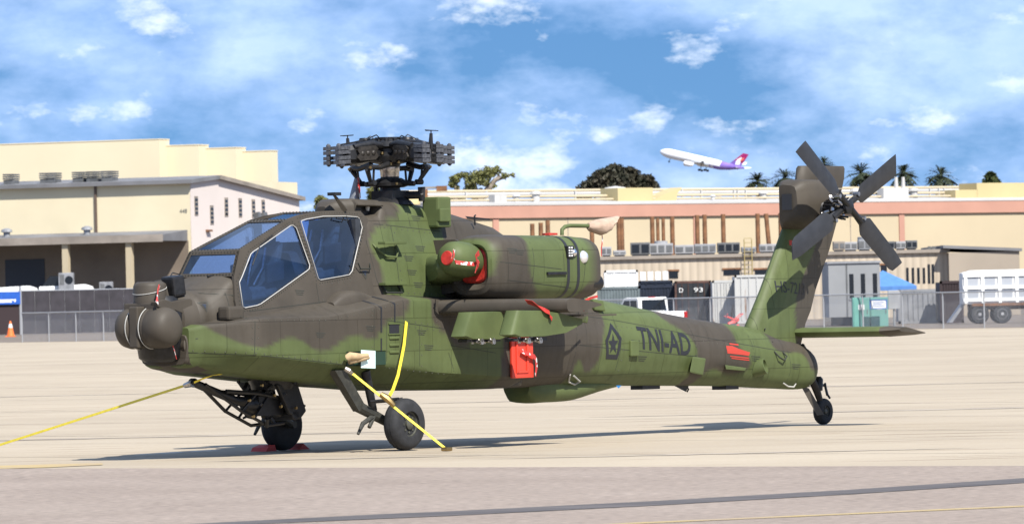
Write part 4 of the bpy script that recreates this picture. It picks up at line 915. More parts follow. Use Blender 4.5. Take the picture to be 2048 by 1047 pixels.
# hand grips: small loops
def grip(pts, v, r=.011, m=M_LINE, off=.045):
    P = [inv(x, y, v) for x, y in pts]; hs = []
    for i, (u, w) in enumerate(P):
        h = onskin(u, w, SKIN, .0); vv = -h.y if h is not None else v
        hs.append((u, vv+(off if 0 < i < len(P)-1 else 0.), w))
    return hb(MB().tube(hs, r, 8), 'hand_grip', m)
grip(((763, 487), (768, 502), (778, 512), (795, 514), (800, 503), (803, 487)), .55, .014, M_GREEN); hb(MB().box((H3(763, 485, .56)[0], .50, H3(763, 485, .56)[2]-.02), (H3(806, 485, .56)[0], .62, H3(806, 485, .56)[2]+.015)), 'step_plate', M_GREEN, bevel=.005)
grip(((768, 568), (772, 585), (800, 585), (797, 568)), .56, .012, M_LINE); hb(MB().box((H3(764, 568, .57)[0], .52, H3(764, 568, .57)[2]-.015), (H3(807, 566, .57)[0], .63, H3(807, 566, .57)[2]+.012)), 'step_plate', M_GREEN, bevel=.005)
grip(((716, 525), (722, 537), (742, 537), (747, 526)), .5, .009, M_LINE)
grip(((1143, 748), (1150, 763), (1170, 768), (1173, 762), (1152, 750)), .45, .012, M_SEAL)
grip(((1547, 702), (1552, 714), (1562, 720), (1568, 712), (1566, 703)), .3, .011, M_LINE); grip(((1570, 765), (1582, 772), (1594, 773), (1596, 766)), .25, .011, M_SEAL)
grip(((1531, 657), (1536, 662), (1535, 684)), .18, .011, M_LINE)
# blocks, scoops, antennas along the boom
def block(x0, y0, x1, y1, v, out, m, bev=.015, name='equipment_box'):
    (u0, w0), (u1, w1) = inv(x0, y1, v), inv(x1, y0, v); return hb(MB().box((u0, v-.15, w0), (u1, v+out, w1)), name, m, bevel=bev)
block(1255, 680, 1271, 712, .42, .06, M_GREEN)
hb(MB().loft([[H3(*p, v_) for p in ((1385, 712), (1412, 716), (1406, 750), (1379, 744))] for v_ in (.25, .46)]), 'antenna_fairing', M_GREEN, bevel=.02)
hb(MB().loft([[H3(*p, v_) for p in ((1450, 729), (1493, 735), (1490, 741), (1452, 738))] for v_ in (.2, .48)]), 'air_scoop', M_GREEN, bevel=.01)
hb(MB().lathe(H3(1506, 738, .25), (.35, .9, .25), [(0, .11), (.10, .115), (.18, .11), (.185, .09), (.1, .085)], 20), 'air_outlet', M_GREEN, smooth=40)
hb(MB().loft([[H3(*p, v_) for p in ((1345, 769), (1378, 770), (1372, 783))] for v_ in (-.02, .02)]), 'belly_antenna', M_DARK)
hb(MB().tube([H3(1374, 772, .0), H3(1377, 778, .02), H3(1374, 783, .0)], .012, 6), 'tie_down_ring', M_DARK)
hb(MB().box((*H3(1285, 771, .1)[:1], -.1, .60), (H3(1320, 771, .1)[0], .1, .66)), 'belly_plate', M_DARK)
hb(MB().box((H3(1450, 773, .1)[0], -.12, .55), (H3(1475, 773, .1)[0], .12, .61)), 'belly_plate', M_DARK)
hb(MB().prism([H3(*p, .44) for p in ((1186, 598), (1207, 600), (1212, 622), (1190, 620))], (0, -.3, 0)), 'shoulder_box', M_GREEN, bevel=.02)
hb(MB().box((H3(868, 395, .5)[0], .30, 2.78), (H3(895, 395, .5)[0], .56, 3.17)), 'warning_receiver', M_GREEN, bevel=.03)
hb(MB().box((H3(876, 425, .56)[0], .5, 2.85), (H3(897, 425, .56)[0], .60, 3.02)), 'receiver_box', M_GREEN, bevel=.015)
hb(MB().tube([H3(950, 450, .4), H3(949, 432, .4), H3(951, 430, .4)], .012, 6), 'whip_antenna', M_DARK)
hb(MB().loft([[H3(*p, v_) for p in ((930, 432), (980, 437), (980, 440), (935, 437))] for v_ in (.1, .2)]), 'blade_antenna', M_DARK)
hb(MB().tube([H3(690, 420, .3), H3(668, 390, .28)], [.045, .02], 4), 'wire_cutter', M_BROWN); hb(MB().box((H3(662, 385, .28)[0], .22, 3.19), (H3(675, 385, .28)[0], .34, 3.23)), 'wire_cutter_tip', M_DARK)
hb(MB().lathe((.30, .24, 3.0), (0, 0, 1), [(0, .02), (.05, .03), (.06, .01)], 10), 'recess_lamp', M_SEAL)
hb(body([(-.9, [(0, 1.86), (.62, 1.86), (.66, 1.83), (.66, 1.76), (0, 1.76)]), (-.72, [(0, 1.97), (.62, 1.97), (.68, 1.93), (.70, 1.80), (0, 1.8)]), (-.42, [(0, 2.0), (.62, 2.0), (.68, 1.96), (.70, 1.80), (0, 1.8)]), (-.1, [(0, 1.93), (.6, 1.93), (.66, 1.9), (.68, 1.8), (0, 1.8)])], r=.03, nsub=2, step=.1), 'bay_hump', M_BROWN, smooth=40)
# pitot arm on top of the port cowl
hb(MB().tube([H3(1124, 470, 1.15), H3(1124, 459, 1.15), H3(1130, 453, 1.15), H3(1140, 451, 1.15), H3(1176, 451.5, 1.15)], .026, 10), 'air_data_arm', M_GREEN, NAC, smooth=60)
hb(MB().lathe((2.9, CV, 2.66), (0, 0, 1), [(0, .10), (.025, .10), (.03, .0)], 12), 'cowl_cap', M_RED, NAC)

# ================================================================ THINGS ON AND AROUND THE HELICOPTER (each a thing of its own)
def world(mb, name, m, label, cat, group=None, smooth=None, bevel=0.):
    """built in the helicopter's frame, placed in the world at its own base"""
    o = mb.build(name, m, None, smooth, bevel, heli=True)
    o.location = heli.location; o.rotation_euler = heli.rotation_euler
    return tag(o, label, cat, group)
# red intake plug, disc and streamers on the port engine
mb = MB().loft([sring(1.30, CV, CW+.03, .225, .225, 40), sring(1.275, CV, CW+.03, .20, .20, 40), sring(1.29, CV, CW+.03, .12, .12, 40)])

world(mb, 'intake_plug', M_RED, 'red fabric plug filling the ring-shaped engine intake', 'cover', smooth=40)
p0 = Vector((.745, 1.145, 2.385))
mb = MB().lathe(p0+Vector((-.012, 0, .0)), (1, 0, -.12), [(0, .0), (.0, .085), (.012, .092), (.03, .092)], 24)
o = world(mb, 'gearbox_plug', M_RED, 'round red plug on the nose of the port engine gearbox', 'cover', smooth=40)
def streamer(path, w, name, label, m=M_RED, sd=1, thick=.006):
    rnd = random.Random(sd); P = [Vector(p) for p in path]; mb = MB(); rings = []
    for i, p in enumerate(P):
        t = (P[min(i+1, len(P)-1)]-P[max(i-1, 0)]).normalized(); a = t.cross(Vector((.45, 1, .3)).normalized()).normalized(); a = (a+Vector((0, rnd.uniform(-.4, .4), rnd.uniform(-.3, .3)))).normalized(); b = t.cross(a).normalized()
        rings.append([p+a*w*.5+b*thick*.5, p-a*w*.5+b*thick*.5, p-a*w*.5-b*thick*.5, p+a*w*.5-b*thick*.5])
    mb.loft(rings); return world(mb, name, m, label, 'streamer')
M_TAPE = mat('red_white_tape', (.65, .05, .04), .6, col2=(.85, .8, .78), vscale=14, lo=.55, hi=.57)
streamer([H3(908, 500, 1.42), H3(908, 518, 1.42), H3(912, 524, 1.42), H3(935, 527, 1.48), H3(950, 528, 1.5), H3(958, 522, 1.52)], .05, 'warning_streamer', 'red and white streamer strung between the gearbox plug and intake plug', M_TAPE, 2)
streamer([H3(958, 505, 1.5), H3(952, 512, 1.54), H3(956, 530, 1.54), H3(950, 546, 1.52)], .07, 'warning_streamer', 'crumpled red streamer hanging from the right rim of the intake plug', M_RED, 3)
streamer([H3(907, 498, 1.36), H3(906, 508, 1.39), H3(903, 517, 1.39)], .012, 'pull_cord', 'thin tan cord knotted on the round red gearbox plug', M_TAN, 4)
# streamer hung over the wing
streamer([H3(1053, 603, 2.15), H3(1066, 606, 2.3), H3(1076, 613, 2.45), H3(1090, 620, 2.5), H3(1099, 625, 2.5), H3(1100, 632, 2.5), H3(1104, 638, 2.5)], .07, 'warning_streamer', 'red streamer draped over the leading edge of the wing', M_RED, 6)
streamer([H3(319, 570, .25), H3(316, 580, .27), H3(315, 592, .30), H3(314, 606, .34)], .05, 'warning_streamer', 'red and white streamer tied on top of the nose sensor', M_TAPE, 8)
streamer([H3(345, 688, .35), H3(349, 700, .36), H3(353, 717, .36)], .045, 'warning_streamer', 'red and white streamer hanging below the nose barrels', M_TAPE, 9)
streamer([H3(1150, 590, 1.1), H3(1165, 603, 1.1), H3(1180, 596, 1.1), H3(1195, 592, 1.0)], .03, 'warning_streamer', 'red ribbon looped under the rear of the engine cowl', M_RED, 10)
streamer([H3(1168, 600, 1.1), H3(1167, 610, 1.1), H3(1168, 622, 1.1)], .03, 'warning_streamer', 'short red ribbon end hanging below the engine cowl', M_RED, 12)
streamer([HD(716, 354, MU, -.2), HD(718, 372, MU, -.2), HD(721, 396, MU, -.2)], .06, 'warning_streamer', 'red and white streamer standing against the silver tube by the rotor mast', M_TAPE, 13)
mb = MB().tube([HD(709, 398, MU, -.1), HD(711, 380, MU, -.1), HD(714, 357, MU, -.1)], [.07, .055, .035], 12)
world(mb, 'sensor_tube', mat('silver_grey_paint', (.30, .31, .33), .4, metal=.4), 'silver grey tapered tube standing in front of the rotor mast', 'tube', smooth=50)
# red vent cover on the fuselage flank with its tape
(u0, w0), (u1, w1) = inv(1025, 756, .93), inv(1066, 672, .93)
mb = MB().box((u0, .89, w0), (u1, .93, w1)); cv = world(mb, 'vent_cover', mat('red_panel_paint', (.68, .05, .025), .5, var=.08, vscale=5), 'bright red rectangular vent cover below the wing', 'cover', bevel=.012)
mb = MB(); 
for a, b, c_, d_ in ((.18, .12, .26, .92), (.66, .12, .74, .92), (.2, .12, .72, .17)): mb.box((u0+(u1-u0)*a, .93, w0+(w1-w0)*b), (u0+(u1-u0)*c_, .945, w0+(w1-w0)*d_))
r_ = mb.build('stiffening_rib', MATS['red_panel_paint'], cv, heli=True, bevel=.006)
streamer([H3(1043, 701, .97), H3(1055, 707, .98), H3(1068, 712, .98), H3(1072, 718, .97), H3(1073, 735, .96), H3(1071, 752, .96)], .055, 'warning_streamer', 'red and white tape hanging at the edge of the red vent cover', M_TAPE, 15)
# cloth bag over the air data probe
def bag():
    c = H3(1205, 449, 1.15); mb = MB(); rings = []
    outl = [(1176, 446, 1176, 458), (1182, 443, 1184, 464), (1192, 439.5, 1194, 467), (1204, 437, 1204, 470), (1216, 435, 1211, 466), (1226, 432.5, 1219, 455), (1233, 431.5, 1229, 443), (1235, 432, 1234, 436)]
    for i, (x0, y0, x1, y1) in enumerate(outl):
        a, b = Vector(H3(x0, y0, 1.15)), Vector(H3(x1, y1, 1.15)); m_ = (a+b)/2; h = (a-b)/2; wd = .09*math.sin(math.pi*(i+.6)/8)+.015
        rings.append([tuple(m_+h*math.cos(g)*(1+.07*math.sin(5*g+i))+Vector((0, 1, 0))*wd*math.sin(g)*(1+.2*math.sin(3*g+i*2))) for g in [2*math.pi*j/20 for j in range(20)]])
    return mb.loft(rings)
world(bag(), 'probe_cover', M_TAN, 'pale tan cloth bag tied over the arm on top of the engine', 'cover', smooth=50)
streamer([H3(1204, 469, 1.15), H3(1205, 480, 1.15), H3(1203, 495, 1.15), H3(1203, 512, 1.15)], .018, 'cover_ribbon', 'thin red and white ribbon hanging from the tan cloth bag', M_TAPE, 17)
# card and tan plug at the bay recess
mb = MB().loft([[H3(*p, .97) for p in ((722, 699), (751, 701), (751, 736), (722, 735))], [H3(*p, .975) for p in ((722, 699), (751, 701), (751, 736), (722, 735))]])
world(mb, 'notice_card', mat('pale_card', (.62, .80, .78), .6, var=.05), 'pale blue-green card hung in front of the dark bay recess', 'card')
mb = MB().tube([H3(696, 715, .97), H3(700, 712, 1.0), H3(712, 713, 1.02), H3(722, 712, 1.02), H3(734, 710, 1.01), H3(736, 714, 1.0), H3(722, 717, 1.01), H3(708, 720, 1.0), H3(698, 722, .97)], [.05, .055, .05, .035, .03, .03, .035, .04, .04], 10)
world(mb, 'cloth_plug', mat('sand_cloth', (.60, .43, .24), .85, var=.15, vscale=12), 'twisted sand-coloured cloth stuffed into the bay recess', 'cloth', smooth=60)
# tie-down straps
def strap(path, w, name, label, ends=True, face=(0, 1, 0)):
    P = [Vector(p) for p in path]; mb = MB(); rings = []
    for i, p in enumerate(P):
        t = (P[min(i+1, len(P)-1)]-P[max(i-1, 0)]).normalized(); n = Vector(face); a = t.cross(n).normalized(); b = a.cross(t).normalized()
        rings.append([p+a*w*.5+b*.003, p-a*w*.5+b*.003, p-a*w*.5-b*.003, p+a*w*.5-b*.003])
    mb.loft(rings); return world(mb, name, M_YEL, label, 'strap')
def lerp3(a, b, n): a, b = Vector(a), Vector(b); return [a.lerp(b, i/n) for i in range(n+1)]
pa = H3(702, 744, 1.02); gx = ground(893, 901); lx, ly = gx.x-X0, gx.y-Y0; pg = (lx*_c+ly*_s, lx*_s-ly*_c, .02)
s1 = strap(lerp3(pa, pg, 6), .035, 'tie_down_strap', 'yellow tie-down strap running past the near wheel to the ground')
mb = MB().box((pg[0]-.05, pg[1]-.05, 0), (pg[0]+.06, pg[1]+.05, .05)); mb.build('ground_hook', M_BRASS, s1, heli=True, bevel=.012)
mid = Vector(pa).lerp(Vector(pg), .36); mb = MB().tube([Vector(pa).lerp(Vector(pg), .30)+Vector((0, .02, .02)), mid+Vector((0, .03, .02)), Vector(pa).lerp(Vector(pg), .44)+Vector((0, .02, .01))], [.03, .05, .03], 8); mb.build('ratchet', M_BRASS, s1, heli=True, smooth=40)
mb = MB().tube([H3(690, 736, 1.0), H3(697, 740, 1.03), H3(704, 747, 1.02)], [.03, .035, .025], 8); mb.build('shackle', M_STEEL, s1, heli=True, smooth=40)
strap([H3(813, 643, .90), H3(811, 662, .93), H3(808, 690, .98), H3(803, 716, 1.03), H3(796, 750, 1.07), H3(786, 778, 1.09), H3(776, 797, 1.08)], .05, 'tie_down_strap', 'loose yellow strap end hanging down the flank beside the louvres')
e2 = H3(386, 765, .02); g2 = (-9.2, .1, .0)
gq = ground(-60, 911); lx, ly = gq.x-X0, gq.y-Y0; g2 = (lx*_c+ly*_s, lx*_s-ly*_c, .02)
s3 = strap(lerp3(e2, g2, 6), .03, 'tie_down_strap', 'long yellow strap stretched from the gun cradle to the left edge', face=(.6, .8, 0))
mb = MB().tube([e2, Vector(e2).lerp(Vector(g2), .035)], [.05, .03], 8); mb.build('buckle', M_STEEL, s3, heli=True)
strap([H3(388, 764, .05), H3(405, 757, .1), H3(425, 750, .2), H3(446, 747, .3)], .03, 'tie_down_strap', 'short yellow strap looped from the gun cradle up to the belly', face=(.6, .8, 0))
# wheel chocks
for k, (du, lab) in enumerate(((-.33, 'red wheel chock in front of the far main wheel'), (.33, 'red wheel chock behind the far main wheel'))):
    s_ = 1 if k == 0 else -1
    mb = MB().prism([(du-.10, -1.16, 0), (du+.10, -1.16, 0), (du+.05*s_+.02, -1.16, .08), (du-.06, -1.16, .05)], (0, .26, 0))
    world(mb, 'wheel_chock', mat('chock_paint', (.60, .04, .03), .6, var=.1), lab, 'wheel chock', 'chocks at the far wheel')
# faint blue rag under the boom
mb = MB().loft([[H3(*p, .35) for p in ((1232, 770), (1243, 770), (1237, 776))], [H3(*p, .33) for p in ((1232, 770), (1243, 770), (1237, 776))]])
world(mb, 'blue_tag', mat('blue_plastic', (.03, .22, .55), .5), 'small blue tag hanging under the tail boom', 'tag')
# ================================================================ BACKGROUND
class Thing:
    def __init__(s, name, loc, rz, label, cat, group=None):
        s.o = empty(name, loc, rz); tag(s.o, label, cat, group)
    def part(s, mb, name, m, parent=None, smooth=None, bevel=0.): return mb.build(name, m, parent or s.o, smooth, bevel)
def ppm(Y): return F/Y
M_CREAM = mat('cream_stucco', (.68, .595, .41), .85, var=.05, vscale=.15, bump=.1, bscale=2)
M_CREAM2 = mat('pale_cream_stucco', (.66, .55, .37), .85, var=.05, vscale=.1)
M_PALE = mat('pale_pinkish_stucco', (.68, .60, .55), .85, var=.05, vscale=.1)
M_PINK = mat('salmon_paint', (.60, .32, .235), .8, var=.06, vscale=.3)
M_ROOFG = mat('grey_roofing', (.22, .22, .23), .8, var=.2, vscale=.3)
M_ROOFW = mat('white_roof_membrane', (.66, .645, .62), .7, var=.08, vscale=.15)
M_TRIM = mat('weathered_trim', (.36, .31, .26), .8, var=.2, vscale=.4)
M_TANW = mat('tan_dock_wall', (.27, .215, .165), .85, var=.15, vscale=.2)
M_DOOR = mat('navy_door', (.02, .03, .05), .5)
M_GREYM = mat('galvanised_grey', (.36, .37, .39), .5, metal=.2, var=.2, vscale=1.5)
M_GREYD = mat('grey_equipment', (.14, .145, .15), .6, var=.3, vscale=1.2)
M_PIPE = mat('brown_pipe', (.16, .11, .08), .7)
M_RUST = mat('rusted_steel', (.25, .115, .05), .85, var=.3, vscale=2., bump=.4, bscale=5)
M_WIN = mat('dark_window', (.015, .017, .02), .15)
# ---- dock warehouse
TH = math.radians(-20); WY = 600.
wc = at(385, 600, WY); wh = Thing('warehouse', (wc.x, WY, 0), TH, 'cream warehouse numbered 448 with a roofed loading dock', 'warehouse')
k_ = ppm(WY); lx = lambda px: (px-385)/k_/math.cos(TH); lz = lambda px, py: at(px, py, WY).z
L0, ZE, ZP, ZR, GD, GP = lx(-260), lz(385, 357), lz(432, 348.5), lz(580, 384), 29.7, 6.9
mb = MB().box((L0, .01, 0), (-.02, GD-.1, ZE-.05)); wh.part(mb, 'wall', M_CREAM)
gp = [(0, 0, 0), (0, GD, 0), (0, GD, ZR-.12), (0, GP, ZP-.12), (0, 0, ZE-.12)]
wh.part(MB().prism(gp, (.12, 0, 0)), 'gable_wall', M_PALE)
rf = MB().loft([[(x, -.7, ZE-.1), (x, GP, ZP+.05), (x, GD+.6, ZR), (x, GD+.6, ZR-.4), (x, GP, ZP-.35), (x, -.7, ZE-.5)] for x in (L0, .5)]); RF = wh.part(rf, 'roof', M_ROOFG)
wh.part(MB().loft([[(.5, a, b), (.5, c, d), (.5, c, d-.42), (.5, a, b-.42)] if x == 0 else [(.62, a, b), (.62, c, d), (.62, c, d-.42), (.62, a, b-.42)] for x in (0, 1) for (a, b, c, d) in [(GP, ZP+.05, GD+.6, ZR)]]), 'verge_trim', M_TRIM, RF)
PT, PB = lz(200, 473), lz(200, 485)
pr = MB().loft([[(x, .0, PT+.5), (x, -6.5, PT), (x, -6.5, PB), (x, 0, PB)] for x in (L0, -.4)]); PR = wh.part(pr, 'dock_canopy', M_ROOFG)
wh.part(MB().box((L0, -6.6, PB-.1), (-.35, -6.52, PT+.05)), 'canopy_fascia', M_TRIM, PR)
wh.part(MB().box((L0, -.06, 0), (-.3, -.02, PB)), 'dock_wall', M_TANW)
wh.part(MB().box((L0, -7.4, -.02), (0, -.08, 1.2)), 'loading_dock', mat('dock_concrete', (.35, .33, .30), .9, var=.1, vscale=.3))
for px in (-80, 67, 218, 348):
    x = lx(px)-2.3; wh.part(MB().box((x-.33, -6.3, 1.2), (x+.33, -5.7, PB)), 'column', M_CREAM2)
wh.part(MB().box((lx(15)-.8, -.12, 1.2), (lx(97)-.8, -.07, lz(60, 517))), 'roller_door', M_DOOR)
wh.part(MB().box((lx(189), -.18, PT+.4), (lx(193.5), -.02, ZE-.5)), 'downpipe', M_PIPE)
for px, py in ((393, 411), (420, 428), (446, 411), (471, 411), (495, 412), (513, 412)):
    y = (px-385)/(k_*abs(math.sin(TH))); z = lz(px, py)
    v_ = MB().box((.1, y-.45, z-1.0), (.17, y+.45, z+1.0)); v_ = wh.part(v_, 'gable_vent', M_TRIM)
    for j in range(4): wh.part(MB().box((.17, y-.36, z-.85+j*.45), (.2, y+.36, z-.6+j*.45)), 'vent_slat', M_WIN, v_)
for px, w in ((5, 20), (87, 32), (150, 22), (179, 22), (210, 22)):
    x = lx(px); ww = w/k_/2; z0 = ZE+.15
    t_ = MB().box((x-ww, .5, z0-.3), (x+ww, 2.2, z0+.3))
    for j in range(3): t_.box((x-ww*1.06, .4, z0+.35+j*.22), (x+ww*1.06, 2.3, z0+.5+j*.22))
    wh.part(t_, 'roof_vent', M_GREYD, RF)
for px in (48, 214): wh.part(MB().lathe((lx(px)-1, -3., PT+.2), (0, 0, 1), [(0, .35), (.5, .35), (.55, .6), (.8, .55), (.95, .2)], 12), 'canopy_vent', M_GREYM, PR)
def text_obj(txt, h, m, name, parent, M4, width=None):
    me = text_mesh(txt); xs = [v.co.x for v in me.vertices]; ys = [v.co.y for v in me.vertices]; w = max(xs)-min(xs); x0 = min(xs); s_ = h/max(ys); sx = (width/w) if width else s_
    for v in me.vertices: v.co = M4 @ Vector(((v.co.x-x0)*sx, v.co.y*s_, 0))
    me.name = name; return link(name, me, m, parent)
FRONT = Matrix(((1, 0, 0, 0), (0, 0, -1, 0), (0, 1, 0, 0), (0, 0, 0, 1)))     # text plane facing -y
text_obj('448', .42, M_GREYD, 'building_number', wh.o, Matrix.Translation((lx(363), -.03, lz(370, 425.5))) @ FRONT, 16/k_)
fl_ = MB()
for d_ in (-.5, .5): fl_.obox((2.0, 14.2+d_*1.8, lz(488, 430)), (.25, 0, .1), (0, .45, 0), (-.1, 0, .4))
fl_.tube([(.2, 14.2, lz(488, 442)), (1.6, 14.2, lz(488, 440)), (1.8, 13.4, lz(488, 433))], .08, 6); fl_.tube([(1.6, 14.2, lz(488, 440)), (1.8, 15.0, lz(488, 433))], .08, 6)
wh.part(fl_, 'floodlight', M_GREYD)
wh.part(MB().box((.12, 3.6, lz(411, 462)), (.5, 4.6, lz(411, 458))), 'wall_lamp', M_RUST)
# ---- tall building behind
BY = 720.; kb = ppm(BY); M_TALL = mat('light_cream_wall', (.70, .615, .43), .85, var=.04, vscale=.08)
bc = at(325, 600, BY); tb = Thing('tall_building', (bc.x, BY, 0), TH, 'tall windowless cream building of four stepped blocks behind the warehouse', 'building')
for px0, px1, py, dy in ((-300, 325, 282.5, 0), (337, 403, 290.5, 2.2), (416, 477, 295.5, 4.6), (489, 548, 301.5, 6.8)):
    x0, x1 = (((q-325)/kb-dy*abs(math.sin(TH)))/math.cos(TH) for q in (px0, px1)); dep = 3.2 if px1 < 540 else 2.; z = at((px0+px1)/2 if px0 > 0 else 160, py, BY).z
    b_ = tb.part(MB().box((x0, dy, 0), (x1, dy+dep, z)), 'block', M_TALL)
    tb.part(MB().box((x0-.02, dy-.05, z), (x1+.05, dy+dep+.05, z+.12)), 'coping', M_TALL, b_)
    for j in range(1, 4): tb.part(MB().box((x0, dy-.03, z*j/4), (x1+.03, dy+dep, z*j/4+.08)), 'joint_band', M_TALL, b_)
# ---- salmon-banded hangar on the right
P0, P1 = at(880, 500, 556), at(2160, 500, 606); dv_ = Vector((P1.x-P0.x, P1.y-P0.y)); HT = math.atan2(dv_.y, dv_.x); HL = dv_.length
hg = Thing('hangar', (P0.x, P0.y, 0), HT, 'long cream hangar with salmon band and white roof', 'hangar')
def hx(px, py=420):      # local x on the hangar's front for a pixel column
    d = ray(px, py); ux, uy = math.cos(HT), math.sin(HT); t = (P0.y*ux-P0.x*uy)/(d[1]*ux-d[0]*uy); X, Y = t*d[0], t*d[1]
    return (X-P0.x)*ux+(Y-P0.y)*uy, Y
def hz(px, py): l, Y = hx(px, py); return at(px, py, Y).z
M_ACL_ = mat('pale_duct', (.40, .39, .37), .6, var=.2, vscale=.3)
ZF1, ZF0 = hz(1400, 407), hz(1400, 431.5)
hg.part(MB().box((0, 0, 0), (HL, 9, ZF0)), 'wall', M_CREAM2)
hg.part(MB().box((0, -.25, ZF0), (HL, 9, ZF1)), 'fascia_band', M_PINK)
RW = hg.part(MB().loft([[(x, -.3, ZF1), (x, -.3, ZF1+.22), (x, 8, ZF1+.7), (x, 9, ZF1+.7), (x, 9, ZF1)] for x in (0, HL)]), 'roof', M_ROOFW)
for px in (990, 1391, 1802): l, _y = hx(px); hg.part(MB().box((l-.35, -.12, 0), (l+.35, -.0, ZF0)), 'pilaster', M_PINK)
for px in (1135, 1560, 1700): l, _y = hx(px); hg.part(MB().box((l-.04, -.04, 0), (l+.04, -.0, ZF0)), 'wall_joint', M_TRIM)
for yy, zz, rr in ((4, .95, .13), (6, 1.25, .16), (8, 1.6, .15), (3, .6, .1)):
    hg.part(MB().tube([(2 if yy == 6 else 0, yy, ZF1+zz), (HL, yy, ZF1+zz)], rr, 8), 'roof_pipe', (M_CREAM2, M_ACL_, M_ROOFW, M_CREAM2)[int(yy) % 4], RW)
rnd = random.Random(21)
for i in range(30):
    l = rnd.uniform(0, HL); yy = rnd.choice((4, 6, 8)); hg.part(MB().box((l-.06, yy-.1, ZF1+.2), (l+.06, yy+.1, ZF1+1.2+.06*yy)), 'pipe_stand', M_ROOFW, RW)
for i in range(16):
    l = rnd.uniform(0, HL); s_ = rnd.uniform(.3, .8); hg.part(MB().lathe((l, rnd.uniform(2, 8), ZF1+.4), (0, 0, 1), [(0, s_*.5), (s_*.9, s_*.5), (s_*1.0, s_*.75), (s_*1.3, s_*.6), (s_*1.4, .05)], 10), 'roof_vent', M_ROOFW, RW)
M_CREAMY = mat('yellow_cream_panel', (.66, .54, .28), .8, var=.05, vscale=.3)
for a, b, t0, t1 in ((1264, 1334, 376, 412), (1983, 2100, 366, 402), (1940, 1984, 380, 402)):
    la, lb = hx(a)[0], hx(b)[0]; hg.part(MB().box((la, 2.2, ZF1), (lb, 5, hz((a+b)/2, t0)+.1)), 'roof_screen', M_CREAMY, RW)
la, lb = hx(1336)[0], hx(1398)[0]; zt = hz(1366, 375)
hg.part(MB().prism([(la, 2.6, ZF1+.3), (lb-.8, 2.6, ZF1+.3), (lb-.6, 2.6, zt-.5), (lb, 2.6, zt+.1), (la+1.5, 2.6, zt-.6)], (0, 2, 0)), 'roof_hood', M_CREAMY, RW)
la = hx(1300)[0]; hg.part(MB().lathe((la, 5.5, ZF1+.6), (0, 0, 1), [(0, 1.9), (.7, 1.7), (1.2, 1.0), (1.35, .05)], 20), 'roof_dome', M_ROOFW, RW, smooth=50)
la = hx(843)[0]; hg.part(MB().lathe((la, 1.5, ZF1+.2), (0, 0, 1), [(0, .8), (.5, .75), (.8, .4), (.9, .05)], 16), 'roof_dome', M_CREAMY, RW, smooth=50)
for px in (1023, 1033): l = hx(px)[0]; hg.part(MB().box((l-.5, 2, ZF1), (l+.35, 3, hz(px, 388))), 'roof_unit', M_ROOFW, RW)
for px, zt in ((1832, 352), (1846, 352)): l = hx(px)[0]; hg.part(MB().tube([(l, 3, ZF1), (l, 3, hz(px, zt))], [.3, .16], 8), 'flue_stack', M_ROOFW, RW)
hg.part(MB().box((hx(1800)[0], 2.5, ZF1), (hx(1850)[0], 3.5, hz(1825, 374))), 'roof_unit', M_ROOFW, RW)
# rusty mast with arm seen beside the rotor head
p = at(851, 400, 545); ms = Thing('lamp_mast', (p.x, 545, 0), 0, 'rust red mast with a level arm behind the rotor head', 'mast')
ms.part(MB().tube([(0, 0, 0), (0, 0, at(848, 374, 545).z-.2)], [.30, .22], 8), 'pole', M_RUST)
ax = at(892, 377, 545).x-p.x; zz = at(870, 375, 545).z
ms.part(MB().box((-.3, -.12, zz-.1), (ax, .12, zz+.1)), 'arm', M_TRIM); ms.part(MB().box((ax-.9, -.25, zz-.35), (ax+.1, .25, zz+.15)), 'lamp_head', M_RUST)
# ---- rust brown posts in front of the hangar
posts = ((1066, 447, 'first of three short posts left of the cloth bag'), (1083, 445, 'middle of three short posts left of the cloth bag'), (1097, 440, 'third of three short posts left of the cloth bag'), (1185, 462, 'post just under the tan cloth bag'), (1239, 436, 'left one of a close pair right of the cloth bag'), (1245, 436, 'right one of a close pair right of the cloth bag'),
         (1306, 433, 'thick first post of a group of four'), (1317, 436, 'thin second post of a group of four'), (1328, 436, 'thin third post of a group of four'), (1346, 433, 'thick last post of a group of four'), (1396, 430, 'post beside the salmon pilaster'), (1411, 429, 'post right of the salmon pilaster post'), (1448, 428, 'lone post above the dark roof unit'), (1517, 427, 'straight post left of the tail fin'), (1537, 427, 'leaning post left of the tail fin'), (1563, 426, 'post at the edge of the tail fin'))
for i, (px, py, lab) in enumerate(posts):
    b = at(px, 520, 535); zt = at(px, py, 535).z; r = .17 if 'thin' in lab else .22
    lean = .45 if 'leaning' in lab else 0.
    o = MB().tube([(lean, 0, 0), (lean*.6, 0, zt*.4), (-lean*.3, 0, zt)], [r*1.15, r, r*.95], 10).build('rusty_post', M_RUST, None, 50); o.location = (b.x, 535, 0)
    tag(o, 'rust brown '+lab, 'post', 'rusty posts before the hangar')
